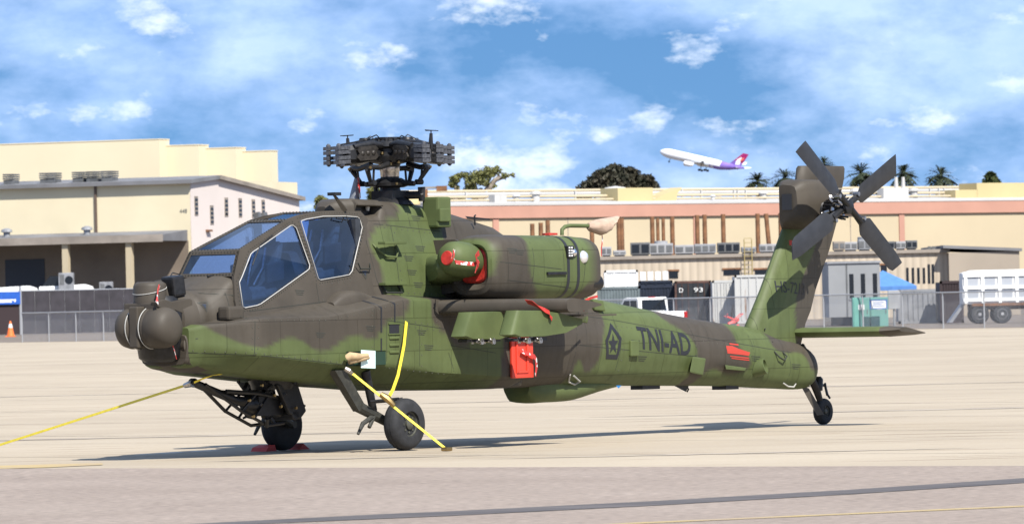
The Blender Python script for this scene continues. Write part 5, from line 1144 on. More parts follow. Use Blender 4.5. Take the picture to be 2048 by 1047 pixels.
# ---- low ribbed building
def ribbed(name, col, scale):
    m = bpy.data.materials.new(name); m.use_nodes = True; nt = m.node_tree; b = nt.nodes['Principled BSDF']; b.inputs['Roughness'].default_value = .6
    tc = nt.nodes.new('ShaderNodeTexCoord'); w = nt.nodes.new('ShaderNodeTexWave'); w.inputs['Scale'].default_value = scale; nt.links.new(tc.outputs['Object'], w.inputs['Vector'])
    r = nt.nodes.new('ShaderNodeValToRGB'); r.color_ramp.elements[0].color = (*[x*.82 for x in col], 1); r.color_ramp.elements[1].color = (*col, 1); r.color_ramp.elements[1].position = .4
    nt.links.new(w.outputs[0], r.inputs[0]); n = nt.nodes.new('ShaderNodeTexNoise'); n.inputs['Scale'].default_value = .4; n.inputs['Detail'].default_value = 5; nt.links.new(tc.outputs['Object'], n.inputs['Vector'])
    mx = nt.nodes.new('ShaderNodeMixRGB'); mx.blend_type = 'MULTIPLY'; mx.inputs[0].default_value = .35; nt.links.new(r.outputs[0], mx.inputs[1]); nt.links.new(n.outputs[0], mx.inputs[2]); nt.links.new(mx.outputs[0], b.inputs['Base Color'])
    bp = nt.nodes.new('ShaderNodeBump'); bp.inputs['Strength'].default_value = .5; bp.inputs['Distance'].default_value = .05; nt.links.new(w.outputs[0], bp.inputs['Height']); nt.links.new(bp.outputs[0], b.inputs['Normal'])
    return m
M_RIB = ribbed('ribbed_beige_metal', (.50, .42, .32), .55)
LY = 430.
pl_, pr_ = at(1150, 560, LY), at(1896, 560, LY); zt = at(1500, 513, LY).z
lb = Thing('low_building', (pl_.x, LY, 0), 0, 'low beige ribbed metal building with equipment on its flat roof', 'building')
WX = pr_.x-pl_.x
lb.part(MB().box((0, 0, 0), (WX, 22, zt)), 'wall', M_RIB); lb.part(MB().box((-.2, -.25, zt), (WX+.2, 22, zt+.25)), 'roof_edge', M_TRIM)
X2 = at(2037, 560, LY).x-pl_.x
lb.part(MB().box((WX+.01, -1.2, 0), (X2, 22, zt-.05)), 'end_wall', mat('plain_beige_metal', (.44, .37, .29), .7, var=.06, vscale=.3)); lb.part(MB().loft([[(x, -1.4, z), (x, -1.4, z+.22), (x, 22, z+.22), (x, 22, z)] for x, z in ((WX-.4, zt+.3), (X2+.2, zt-.05))]), 'roof_edge', M_ROOFG)
for px in (1815, 1826, 1837, 1848, 1858, 1866): 
    x = at(px, 550, LY).x-pl_.x; z0, z1 = at(px, 566, LY).z, at(px, 535 if px < 1850 else 528, LY).z; w_ = lb.part(MB().box((x-.09, -.04, z0), (x+.09, .02, z1)), 'slit_window', M_WIN)
for a, b_, t0, t1 in ((1338, 1356, 542, 556), (1447, 1480, 539, 550), (1510, 1540, 539, 550), (1762, 1774, 530, 545)):
    x0, x1 = at(a, 545, LY).x-pl_.x, at(b_, 545, LY).x-pl_.x; z0, z1 = at(a, t1, LY).z, at(a, t0, LY).z
    w_ = lb.part(MB().box((x0, -.05, z0), (x1, .02, z1)), 'window', M_WIN); lb.part(MB().box((x0-.1, -.09, z1), (x1+.1, .0, z1+.12)), 'window_head', M_RUST, w_)
x = at(1496, 520, LY).x-pl_.x; ld = MB(); zl = at(1496, 478, LY).z
for d_ in (-.28, .28): ld.tube([(x+d_, -.5, .3), (x+d_, -.5, zl)], .04, 6)
for j in range(18): ld.tube([(x-.28, -.5, .5+j*.33), (x+.28, -.5, .5+j*.33)], .025, 5)
lb.part(ld, 'roof_ladder', mat('ladder_yellow', (.45, .35, .14), .6))
# rooftop equipment, one thing each
M_ACL = mat('pale_equipment', (.42, .42, .43), .6, var=.15, vscale=1.)
def acunit(px0, px1, py0, py1, m, lab, Y=433., fan=False):
    a, b_ = at(px0, py1, Y), at(px1, py0, Y); w, h = b_.x-a.x, b_.z-zt-.25
    t = Thing('rooftop_unit', ((a.x+b_.x)/2, Y+.3, zt+.25), 0, lab, 'air conditioner', 'equipment on the low roof')
    t.part(MB().box((-w/2, 0, .12), (w/2, 1.6, h)), 'casing', m, bevel=.03); t.part(MB().box((-w/2+.1, .1, 0), (w/2-.1, 1.5, .12)), 'base_frame', M_GREYD)
    n = max(2, int(w/.5))
    for j in range(n): t.part(MB().box((-w/2+(j+.12)*w/n, -.03, .25), (-w/2+(j+.88)*w/n, .02, h-.15)), 'grille', M_GREYD if m is not M_GREYD else M_WIN)
    if fan: t.part(MB().lathe((0, .8, h), (0, 0, 1), [(0, .5), (.18, .5), (.2, .4)], 14), 'fan_cowl', m)
for args in ((1203, 1223, 493, 515, M_ACL, 'pale grey box unit just right of the engine'), (1227, 1252, 500, 515, M_ACL, 'low pale unit on the roof left of the black unit'), (1262, 1300, 484, 513, M_GREYD, 'black cabinet unit at the left of the roof'), (1300, 1346, 486, 510, M_ACL, 'long lavender grey unit beside the black cabinet'), (1350, 1388, 489, 509, M_ACL, 'mid roof pale unit left of a pair of posts'), (1390, 1432, 487, 509, M_GREYM, 'mid roof galvanised unit right of a pair of posts'), (1436, 1480, 484, 507, M_GREYD, 'dark unit standing below the lone post'), (1484, 1512, 493, 507, M_GREYM, 'small unit beside the roof ladder'), (1520, 1560, 487, 506, M_ACL, 'pale unit just left of the tail fin'),
             (1668, 1690, 482, 503, M_TRIM, 'small brownish unit right of the tail fin'), (1690, 1715, 483, 503, M_ACL, 'beige grey unit right of the tail fin'), (1718, 1742, 478, 502, M_GREYM, 'square unit with dark window under the rotor blade'), (1745, 1790, 482, 502, M_GREYD, 'dark unit behind the lower right rotor blade'), (1793, 1812, 482, 502, M_ACL, 'pale unit right of the rotor blade'), (1814, 1835, 480, 501, M_GREYD, 'black unit farthest right in the row'), (1855, 1872, 494, 502, M_ACL, 'left one of two small pale roof vents'), (1886, 1903, 493, 502, M_ACL, 'right one of two small pale roof vents')):
    acunit(*args, fan=args[0] in (1300, 1718))
# ---- yard behind the fence: containers, trailers, truck
def container(px0, px1, py0, Y, dep, m, name, label, cat='container', rz=0., door=True, ribs=8, z0=0., mtrim=None, h=None):
    a, b_ = at(px0, 600, Y), at(px1, 600, Y); w = b_.x-a.x; h = h or at((px0+px1)/2, py0, Y).z-z0
    t = Thing(name, ((a.x+b_.x)/2, Y, z0), rz, label, cat); tr = mtrim or m
    t.part(MB().box((-w/2+.05, .05, .1), (w/2-.05, dep, h-.08)), 'shell', m)
    fr = MB()
    for x in (-w/2, w/2-.14): fr.box((x, -.02, 0), (x+.14, .12, h))
    fr.box((-w/2, -.02, h-.16), (w/2, .12, h)); fr.box((-w/2, -.02, 0), (w/2, .12, .16)); t.part(fr, 'corner_frame', tr)
    if door:
        for s_ in (-1, 1):
            d_ = t.part(MB().box((min(0, s_*(w/2-.16))+.02, -.0, .18), (max(0, s_*(w/2-.16))-.02, .06, h-.18)), 'door', m)
            for f in (.3, .7): t.part(MB().tube([(s_*(w/2-.16)*f, -.04, .2), (s_*(w/2-.16)*f, -.04, h-.2)], .025, 6), 'lock_bar', tr, d_)
    else:
        for j in range(ribs): x = -w/2+.2+(w-.4)*(j+.5)/ribs; t.part(MB().box((x-.05, -.01, .2), (x+.05, .06, h-.2)), 'rib', tr)
    return t
M_CBLK = mat('black_container_paint', (.022, .026, .03), .5, var=.3, vscale=1.2); M_CNAV = mat('navy_container_paint', (.012, .02, .04), .5, var=.3, vscale=1.5)
M_CWHT = mat('rusty_white_paint', (.62, .62, .60), .6, col2=(.30, .16, .08), vscale=1.1, stretch=(3, 1, .5), lo=.58, hi=.70); M_CGRY = mat('grey_green_container', (.16, .20, .21), .6, var=.2, vscale=1.); M_MAR = mat('maroon_screen', (.035, .018, .02), .7)
dc = container(1350, 1423, 561, 395., 6, M_CBLK, 'shipping_container', 'black container with white number D 93 on its doors', mtrim=mat('rusty_trim', (.12, .06, .045), .8, var=.4, vscale=2.))
Mt = Matrix.Translation((-.95, -.08, 2.18)) @ FRONT
text_obj('D', .30, M_WHITE, 'container_number', dc.o, Mt); text_obj('93', .30, M_WHITE, 'container_number', dc.o, Matrix.Translation((.05, -.08, 2.18)) @ FRONT, .62)
container(1278, 1351, 571, 398., 6, M_CNAV, 'shipping_container', 'navy container left of the numbered black one', door=False, ribs=10)
container(1278, 1346, 557, 404., 5, M_CNAV, 'storage_rack', 'dark blue rack deck carrying white panels', 'rack', door=False, ribs=3, z0=2.55, h=.5)
for i in range(4):
    a = at(1286+i*15, 549, 404.); o = MB().box((-.19, 0, 0), (.19, .5, .62)).build('white_panel', M_WHITE, None, bevel=.03); o.location = (a.x, 404.2, 3.06)
    tag(o, ('leftmost', 'second', 'third', 'rightmost')[i]+' white panel standing on the dark blue rack', 'panel', 'white panels on the rack')
container(1196, 1280, 573, 385., 6, M_CGRY, 'shipping_container', 'grey green container directly behind the engine exhaust', door=False, ribs=12)
container(1210, 1277, 540, 410., 7, M_WHITE, 'box_trailer', 'white box trailer above the grey green container', 'trailer', door=False, ribs=2)
container(1425, 1471, 560, 390., 6, M_CWHT, 'shipping_container', 'narrow rusty white container beside the number D 93', door=True)
container(1470, 1560, 549, 388., 6, M_CWHT, 'shipping_container', 'wide rusty white ribbed container left of the fin', door=False, ribs=5)
container(1880, 1927, 561, 335., 4, M_MAR, 'shipping_container', 'dark maroon container behind the dump trailer tail', door=False, ribs=6)
container(1796, 1880, 578, 340., 3, M_GREYM, 'storage_shed', 'grey corrugated shed left of the maroon container', 'shed', door=False, ribs=7)
# grey office trailer
a, b_ = at(1658, 600, 330.), at(1761, 600, 330.); w = b_.x-a.x; zt_ = at(1710, 522, 330.).z
ot = Thing('office_trailer', ((a.x+b_.x)/2, 330., 0), 0, 'grey office trailer with narrow dark windows right of the fin', 'trailer')
ot.part(MB().box((-w/2, 0, .5), (w/2, 7, zt_-.12)), 'body', mat('trailer_grey', (.33, .34, .35), .6, var=.06, vscale=.6)); ot.part(MB().box((-w/2-.06, -.08, zt_-.12), (w/2+.06, 7.1, zt_)), 'roof', M_GREYM); ot.part(MB().box((-w/2+.1, .1, 0), (w/2-.1, 6.8, .5)), 'skirt', M_WIN)
for px in (1703, 1726, 1750): x = at(px, 560, 330.).x-(a.x+b_.x)/2; wn = ot.part(MB().box((x-.12, -.03, 1.55), (x+.12, .03, 2.95)), 'window', M_WIN); ot.part(MB().box((x-.16, -.05, 1.47), (x+.16, .0, 1.55)), 'sill', M_GREYM, wn)
ot.part(MB().box((-w/2+1.0, -.03, .5), (-w/2+1.08, .0, zt_-.12)), 'seam_strip', M_GREYD)
# electrical cabinets
for i, (x0, x1, lab) in enumerate(((1705, 1739, 'left teal electrical cabinet with a small white notice'), (1740, 1776, 'right teal electrical cabinet under a blue and white sign'))):
    a, b_ = at(x0, 600, 291.), at(x1, 600, 291.); w = b_.x-a.x; h = at(1740, 594, 291.).z
    t = Thing('electrical_cabinet', ((a.x+b_.x)/2, 291., 0), 0, lab, 'cabinet', 'teal cabinets by the fence')
    t.part(MB().box((-w/2, 0, .08), (w/2, .9, h)), 'housing', mat('teal_enamel', (.16, .40, .35), .5, var=.08, vscale=1.5), bevel=.02); t.part(MB().box((-w/2-.03, -.03, 0), (w/2+.03, .95, .08)), 'plinth', M_GREYM)
    d_ = t.part(MB().box((-w/2+.06, -.025, .15), (w/2-.06, .0, h-.1)), 'door', MATS['teal_enamel']); t.part(MB().box((w/2-.14, -.06, h*.5), (w/2-.1, -.025, h*.62)), 'handle', M_GREYD, d_)
    t.part(MB().box((-.14, -.04, h*.62), (.16, -.027, h*.78)), 'notice', M_WHITE)
a = at(1757, 608, 290.3); o = MB().box((-.42, -.02, -.22), (.42, .02, .22)).build('warning_sign', M_WHITE, None); o.location = a; tag(o, 'white sign with blue border above the right teal cabinet', 'sign')
mb = MB(); [mb.box(*q) for q in (((-.44, -.03, .19), (.44, -.022, .24)), ((-.44, -.03, -.24), (.44, -.022, -.19)), ((-.44, -.03, -.19), (-.38, -.022, .19)), ((.38, -.03, -.19), (.44, -.022, .19)))]; mb.build('sign_border', mat('sign_blue', (.04, .14, .50), .5), o)
mb = MB(); [mb.box((-.28, -.028, .08-j*.09), (.28-.1*(j % 2), -.022, .11-j*.09)) for j in range(3)]; mb.build('sign_text', MATS['sign_blue'], o)
o = MB().box((-.3, -.15, 0), (.3, .15, .95)).build('meter_box', M_ACL, None, bevel=.03); q = at(1788, 615, 292.); o.location = (q.x, 292., 1.0); tag(o, 'pale meter box on a post right of the teal cabinets', 'meter box')
MB().tube([(0, 0, -1.0), (0, 0, 0)], .06, 8).build('post', M_GREYM, o)
# blue canopy tent
q = at(1770, 600, 345.); tn = Thing('canopy_tent', (q.x+.2, 345., 0), 0, 'blue pop-up canopy tent behind the office trailer', 'tent'); zt1, zt0 = at(1770, 540, 345.).z, at(1790, 572, 345.).z
tn.part(MB().add([(-1.6, -1.5, zt0), (1.6, -1.5, zt0), (1.6, 1.5, zt0), (-1.6, 1.5, zt0), (-.3, 0, zt1)], [(0, 1, 4), (1, 2, 4), (2, 3, 4), (3, 0, 4)]), 'canopy', mat('blue_tarp', (.10, .26, .62), .6, var=.08)); tn.part(MB().box((-1.6, -1.5, zt0-.25), (1.6, 1.5, zt0)), 'valance', MATS['blue_tarp'])
for x in (-1.55, 1.55):
    for y in (-1.45, 1.45): tn.part(MB().tube([(x, y, 0), (x, y, zt0-.2)], .03, 6), 'leg', M_GREYM)
# dump trailer
DY = 322.; a = at(1926, 600, DY); dt = Thing('dump_trailer', (a.x, DY, 0), 0, 'white dump trailer with ribbed sides and two visible axles', 'trailer')
z1, z0_ = at(1985, 541, DY).z, at(1985, 606, DY).z; LN = 7.5
dt.part(MB().loft([[(0, y, z0_), (LN, y, z0_), (LN, y, z1+.05), (.6, y, z1+.05), (0, y, z1-.1)] for y in (0, 2.4)]), 'bed', M_WHITE)
for row in range(2):
    for j in range(7): x0_ = .25+j*.95; zz0 = z0_+.32+row*.68; dt.part(MB().box((x0_, -.015, zz0), (x0_+.62, .0, zz0+.52)), 'side_panel', mat('bed_panel_grey', (.50, .53, .58), .6))
for row in range(3): dt.part(MB().box((.02, -.09, z0_+.12+row*.68), (LN, -.0, z0_+.30+row*.68)), 'rail', M_WHITE)
for j in range(8): x0_ = .08+j*.95; dt.part(MB().box((x0_, -.10, z0_+.02), (x0_+.17, -.0, z1-.02)), 'rib', M_WHITE)
dt.part(MB().box((.4, .3, z0_-.35), (LN, 2.1, z0_)), 'chassis', mat('rusty_chassis', (.16, .10, .07), .8, var=.5, vscale=2.)); dt.part(MB().box((.5, -.05, z0_-.14), (LN, .02, z0_+.02)), 'rust_edge', M_RUST)
for j, px in enumerate((1960, 2005)):
    c = at(px, 627, DY).x-a.x
    for y, sd_ in ((-.02, -1), (2.1, 1)):
        t_ = dt.part(MB().lathe((c, y, .52), (0, 1, 0), [(0, .30), (0, .48), (.04, .52), (.26, .52), (.30, .48), (.30, .30)], 28), 'wheel', M_RUBBER, smooth=40)
        dt.part(MB().lathe((c, y-.01, .52), (0, 1, 0), [(.02, .30), (.0, .28), (.06, .22), (.06, .10), (-.02, .09), (-.02, 0)], 20), 'rim', M_ACL, t_, smooth=40)
dt.part(MB().loft([[(-.8, .2, .1), (-.6, .2, .1), (.15, .2, z0_), (-.05, .2, z0_)], [(-.8, 2.0, .1), (-.6, 2.0, .1), (.15, 2.0, z0_), (-.05, 2.0, z0_)]]), 'tail_ramp', M_GREYM)
# pickup truck (rear three-quarter view behind the fence)
q = at(1290, 610, 304.); pk = Thing('pickup_truck', (q.x, 304., 0), math.radians(118), 'white double cab pickup truck parked behind the tail boom', 'truck')
side = [(-2.75, .45), (2.6, .45), (2.75, .7), (2.7, 1.05), (1.25, 1.15), (-2.75, 1.12)]
pk.part(MB().prism([(x, -.95, z) for x, z in side], (0, 1.9, 0)), 'body', M_WHITE, bevel=.05)
cab = [(-.95, 1.08), (1.45, 1.08), (.75, 1.82), (.45, 1.88), (-.7, 1.88), (-.85, 1.80)]
CB = pk.part(MB().loft([[(x, y, z) for x, z in cab] if abs(y) > .9 else [(x, y, z) for x, z in cab] for y in (-.88, .88)]), 'cab', M_WHITE, bevel=.05)
for s_ in (-1, 1):
    for w_ in ([(-.72, 1.2), (-.02, 1.2), (-.02, 1.72), (-.66, 1.72)], [(.08, 1.2), (1.1, 1.2), (.62, 1.72), (.08, 1.72)]): pk.part(MB().prism([(x, s_*.885, z) for x, z in w_], (0, s_*.012, 0)), 'side_window', M_WIN, CB)
pk.part(MB().prism([(-.965, -.72, 1.2), (-.965, .72, 1.2), (-.88, .68, 1.75), (-.88, -.68, 1.75)], (-.02, 0, 0)), 'rear_window', M_WIN, CB); pk.part(MB().box((-.75, -.2, 1.83), (-.70, .2, 1.90)), 'brake_lamp', mat('lamp_red', (.45, .02, .02), .3), CB)
pk.part(MB().box((-2.6, -.8, .9), (-1.05, .8, 1.14)), 'load_bed', M_GREYD); pk.part(MB().box((-2.79, -.75, .55), (-2.74, .75, 1.08)), 'tailgate', M_WHITE, bevel=.02); pk.part(MB().box((-2.81, -.15, .75), (-2.785, .15, .9)), 'number_plate', M_GREYD)
for s_ in (-1, 1): pk.part(MB().box((-2.80, s_*.86-.09, .78), (-2.70, s_*.86+.09, 1.1)), 'tail_light', MATS['lamp_red'])
pk.part(MB().box((-2.9, -.9, .42), (-2.76, .9, .58)), 'bumper', M_CHROME)
for x in (-1.75, 1.75):
    for s_ in (-1, 1): t_ = pk.part(MB().lathe((x, s_*.82, .38), (0, s_, 0), [(-.12, .2), (-.12, .36), (-.08, .38), (.08, .38), (.12, .36), (.12, .2)], 24), 'wheel', M_RUBBER, smooth=40); pk.part(MB().lathe((x, s_*.82, .38), (0, s_, 0), [(.08, .22), (.11, .2), (.09, .05), (.1, 0)], 16), 'rim', M_STEEL, t_)
# red fire extinguisher cart
q = at(1467, 636, 300.); fc = Thing('extinguisher_cart', (q.x, 300., 0), .4, 'small red wheeled extinguisher cart before the white containers', 'cart')
fc.o.scale = (.8, .8, .68)
M_FRED = mat('cart_red', (.75, .10, .09), .5)
fc.part(MB().lathe((0, 0, .75), (.6, 0, .35), [(-.5, .02), (-.42, .16), (.35, .16), (.45, .05)], 14), 'cylinder', M_FRED, smooth=50); f_ = MB(); f_.tube([(-.55, -.2, 1.2), (.1, -.2, .9), (.6, -.2, 1.35)], .035, 6); f_.tube([(-.55, .2, 1.2), (.1, .2, .9), (.6, .2, 1.35)], .035, 6); f_.tube([(.6, -.2, 1.35), (.6, .2, 1.35)], .035, 6); f_.tube([(-.6, -.25, 1.3), (-.3, .2, 1.35)], .03, 6); fc.part(f_, 'frame', M_FRED)
for s_ in (-.3, .3): fc.part(MB().lathe((-.2, s_, .32), (0, 1, 0), [(-.05, .2), (-.05, .32), (.05, .32), (.05, .2)], 20), 'wheel', M_GREYD)
fc.part(MB().box((-.3, -.2, .35), (.3, .2, .55)), 'hose_box', M_FRED)
# ---- chain-link fence across the whole view
def chain_mat():
    m = bpy.data.materials.new('chain_link_wire'); m.use_nodes = True; nt = m.node_tree; nt.nodes.clear()
    o = nt.nodes.new('ShaderNodeOutputMaterial'); t = nt.nodes.new('ShaderNodeBsdfTransparent'); d = nt.nodes.new('ShaderNodeBsdfPrincipled'); d.inputs['Base Color'].default_value = (.42, .43, .45, 1); d.inputs['Roughness'].default_value = .5
    tc = nt.nodes.new('ShaderNodeTexCoord'); sp = nt.nodes.new('ShaderNodeSeparateXYZ'); nt.links.new(tc.outputs['Object'], sp.inputs[0])
    def mth(op, a, b=None):
        n = nt.nodes.new('ShaderNodeMath'); n.operation = op
        for i, x in enumerate((a, b)):
            if x is None: continue
            if isinstance(x, (int, float)): n.inputs[i].default_value = x
            else: nt.links.new(x, n.inputs[i])
        return n.outputs[0]
    outs = []
    for op in ('ADD', 'SUBTRACT'):
        s_ = mth('MULTIPLY', mth(op, sp.outputs[0], sp.outputs[2]), 1/.075); fr_ = mth('FRACT', s_); outs.append(mth('LESS_THAN', fr_, .13))
    a = mth('MAXIMUM', *outs); mx = nt.nodes.new('ShaderNodeMixShader'); nt.links.new(a, mx.inputs[0]); nt.links.new(t.outputs[0], mx.inputs[1]); nt.links.new(d.outputs[0], mx.inputs[2]); nt.links.new(mx.outputs[0], o.inputs[0]); return m
M_CHAIN = chain_mat(); M_GALV = mat('galvanised_tube', (.50, .51, .53), .45, metal=.3)
fang = math.atan2(fd.y, fd.x); SPC = 3.05
pst = ground(147, 683); t0 = (Vector((pst.x, pst.y))-FA).dot(fd); base = FA+fd*(t0-SPC*3)
fe = Thing('chain_link_fence', (base.x, base.y, 0), fang, 'galvanised chain-link fence crossing the whole scene behind the helicopter', 'fence')
NB = 34; FH = 1.78
post_me = None
for i in range(NB+1):
    if post_me is None: p = fe.part(MB().tube([(0, 0, -.1), (0, 0, FH+.03)], .035, 8), 'post', M_GALV); post_me = p.data
    else: p = link('post', post_me, None, fe.o)
    p.location = (i*SPC, 0, 0)
rail_me = mesh_me = None
for i in range(NB):
    if rail_me is None:
        r_ = fe.part(MB().tube([(0, 0, FH), (SPC, 0, FH)], .034, 8), 'top_rail', M_GALV); rail_me = r_.data
        n_ = fe.part(MB().add([(0, .04, .03), (SPC, .04, .03), (SPC, .04, FH), (0, .04, FH)], [(0, 1, 2, 3)]), 'wire_mesh', M_CHAIN); mesh_me = n_.data
    else: r_ = link('top_rail', rail_me, None, fe.o); n_ = link('wire_mesh', mesh_me, None, fe.o)
    r_.location = n_.location = (i*SPC, 0, 0)
# ---- screened fence at left, with banner
A_ = ground(41, 669); B_ = at(300, 640, 479.); B_.z = 0.; sd2 = Vector((B_.x-A_.x, B_.y-A_.y)); sl = sd2.length; sang = math.atan2(sd2.y, sd2.x)
sf = Thing('screen_fence', (A_.x, A_.y, 0), sang, 'tall fence covered with dark purple-grey wind screen on the left', 'fence')
M_SCR = mat('dark_screen_cloth', (.048, .043, .052), .9, var=.25, vscale=1.2, bump=.3, bscale=1.5); SH = 3.55
npan = 14; pw = sl*1.6/npan
for i in range(npan): sf.part(MB().box((i*pw+.02, -.03, .05), ((i+1)*pw-.02, .0, SH)), 'screen_panel', M_SCR)
for i in range(npan+1): sf.part(MB().tube([(i*pw, .08, 0), (i*pw, .08, SH+.05)], .06, 6), 'post', M_GALV)
sf.part(MB().tube([(0, .05, SH+.02), (npan*pw, .05, SH+.02)], .05, 6), 'top_rail', M_GALV)
sf2 = Thing('screen_fence', (A_.x, A_.y, 0), sang, 'lower dark maroon screened fence at the left edge, under the blue banner', 'fence')
for i in range(5): sf2.part(MB().box((-(i+1)*4+.02, -.06, .05), (-i*4-.02, -.02, SH*.96)), 'screen_panel', M_MAR)
sf2.part(MB().tube([(0, -.1, 0), (0, -.1, SH+.4)], .12, 8), 'end_post', M_GALV)
bq = at(20, 608, 470.); bt = at(20, 583, 470.); bw = 4.2
bn = MB().box((-bw, -.02, 0), (0, .02, bt.z-bq.z)).build('blue_banner', mat('banner_blue', (.02, .12, .55), .5, var=.1), None); bn.location = (A_.x-.1+.3*math.sin(sang), A_.y-.3*math.cos(sang), at(20, 608, 470.).z); bn.rotation_euler = (0, 0, sang); tag(bn, 'blue banner with white marks at the left edge', 'banner')
mb = MB(); bh = bt.z-bq.z
mb.loft([[(-bw*.52+.42*math.cos(g), -.03, bh*.66+.13*math.sin(g)), (-bw*.52+.42*math.cos(g), -.022, bh*.66+.13*math.sin(g))] for g in [2*math.pi*i/16 for i in range(17)]], caps=False); [mb.box((-bw*.85, -.03, bh*.30-j*.15), (-bw*.12-.3*j, -.022, bh*.40-j*.15)) for j in range(2)]; mb.box((-bw*.14, -.03, bh*.18), (-bw*.10, -.022, bh*.42)); mb.build('banner_print', M_WHITE, bn)
# cone
q = ground(21, 672); cn = Thing('traffic_cone', (q.x, 440., 0), 0, 'orange traffic cone with white band in front of the dark screens', 'cone'); q2 = at(21, 660, 440.); cn.o.location.x = q2.x
M_ORG = mat('cone_orange', (.80, .17, .03), .5); hc = 1.15
cn.part(MB().lathe((0, 0, .05), (0, 0, 1), [(0, .30), (hc*.55, .17)], 18), 'lower_cone', M_ORG); cn.part(MB().lathe((0, 0, .05+hc*.55), (0, 0, 1), [(0, .17), (hc*.25, .11)], 18), 'white_band', M_WHITE); cn.part(MB().lathe((0, 0, .05+hc*.8), (0, 0, 1), [(0, .11), (hc*.2, .05)], 18), 'tip', M_ORG); cn.part(MB().box((-.4, -.4, 0), (.4, .4, .06)), 'base', M_ORG)
# ---- white vehicles and cabinets standing behind the screen
def white_vehicle(px0, px1, pytop, Y, name, label, txt=None, cut=.5):
    a, b_ = at(px0, 590, Y), at(px1, 590, Y); w = b_.x-a.x; h = at((px0+px1)/2, pytop, Y).z
    t = Thing(name, (a.x, Y, 0), 0, label, 'vehicle', 'white vehicles behind the screen')
    prof = [(0, 1.0), (w-.1, 1.0), (w, h-.9), (w-.25, h-.25), (w-cut*2.0, h), (w*.45, h-.12), (0, h-.15)]
    t.part(MB().prism([(x, 0, z) for x, z in prof], (0, 2.5, 0)), 'body', M_WHITE, bevel=.12)
    for x in (w*.2, w*.8): t.part(MB().lathe((x, -.02, .6), (0, 1, 0), [(0, .3), (0, .58), (.05, .6), (.3, .6), (.35, .5)], 20), 'wheel', M_RUBBER)
    t.part(MB().box((w*.05, -.02, 1.3), (w*.95, .02, 1.5)), 'stripe', M_GREYD)
    if txt: text_obj(txt, .45, M_GREYD, 'fleet_number', t.o, Matrix.Translation((w*.18, -.03, h-.98)) @ FRONT, .9)
    return t, w, h
t, w, h = white_vehicle(78, 188, 568.5, 590., 'service_vehicle', 'white vehicle numbered 55 with rounded right end behind the screen', '55')
t.part(MB().loft([[(w*.05, .4, h-.15), (w*.52, .4, h-.1), (w*.42, .4, h+.85), (w*.2, .4, h+.9)], [(w*.05, 2.1, h-.15), (w*.52, 2.1, h-.1), (w*.42, 2.1, h+.85), (w*.2, 2.1, h+.9)]]), 'windscreen', M_WIN)
white_vehicle(-60, 76, 572, 594., 'service_vehicle', 'white vehicle at the left edge behind the blue banner')
for px0, px1, p0_, p1_, lab in ((122, 151, 545, 575, 'tall grey ventilation cabinet on the loading dock'), (203, 229, 563, 580, 'small grey ventilation cabinet by the right dock column')):
    Y = 592.; a, b_ = at(px0, p1_, Y), at(px1, p0_, Y); w = b_.x-a.x; h = b_.z
    t = Thing('vent_cabinet', ((a.x+b_.x)/2, Y-3, 0), 0, lab, 'cabinet'); t.part(MB().box((-w/2, 0, 0), (w/2, 1.2, h)), 'casing', M_GREYM, bevel=.03); t.part(MB().lathe((w*.2, -.02, h-.75), (0, 1, 0), [(0, .42), (.06, .42), (.02, .30)], 16), 'fan', M_WIN); t.part(MB().box((-w*.42, -.02, h-1.2), (-w*.12, .0, h-.2)), 'grille', M_GREYD)

# ================================================================ TREES
def leaf_mat(name, c1, c2):
    m = mat(name, c1, .7, col2=c2, vscale=.6, lo=.3, hi=.7); return m
def crown(blobs, n, size, rnd, flat=.7):
    mb = MB(); tot = sum(b[3]**2 for b in blobs)
    for cx, cy, cz, r, sq in blobs:
        for _ in range(int(n*r*r/tot)):
            d = Vector((rnd.gauss(0, 1), rnd.gauss(0, 1), rnd.gauss(0, 1))).normalized()*r*(rnd.random()**.45)*rnd.uniform(.8, 1.12); d.z *= sq; p = Vector((cx, cy, cz))+d
            a = Vector((rnd.gauss(0, 1), rnd.gauss(0, 1), rnd.gauss(0, flat))).normalized(); b = a.orthogonal().normalized(); b = (b*math.cos(2)+a.cross(b)*math.sin(rnd.uniform(0, 6))).normalized(); s_ = size*rnd.uniform(.6, 1.4)
            mb.add([p-a*s_, p+b*s_*.5, p+a*s_, p-b*s_*.5], [(0, 1, 2, 3)])
    return mb
def tree(name, px, Y, blobs_px, trunk_px, m, label, n=3500, size=.35, sd_=1, squash=.8, trunk_r=.35, bark=None):
    """blobs_px: (px, py, radius px)"""
    rnd = random.Random(sd_); k = ppm(Y); base = at(px, 600, Y)
    t = Thing(name, (base.x, Y, 0), 0, label, 'tree'); blobs = []
    for x, y, r in blobs_px:
        p = at(x, y, Y); blobs.append((p.x-base.x, rnd.uniform(-.5, .5)*r/k, p.z, r/k, squash))
    t.part(crown(blobs, n, size, rnd), 'crown', m)
    tr = MB()
    for path in trunk_px:
        P = [at(x, y, Y) for x, y in path]; P = [(p.x-base.x, 0, max(p.z, -.2)) for p in P]; tr.tube(P, [trunk_r*(1-.7*i/(len(P)-1)) for i in range(len(P))], 8)
    t.part(tr, 'trunk', bark or mat('pale_bark', (.30, .25, .20), .85, var=.3, vscale=1.5))
M_EUC = leaf_mat('eucalyptus_leaf', (.13, .145, .035), (.36, .35, .12)); M_DKB = leaf_mat('dark_leaf', (.024, .034, .016), (.085, .065, .035)); M_CON = leaf_mat('conifer_leaf', (.03, .06, .012), (.12, .13, .03))
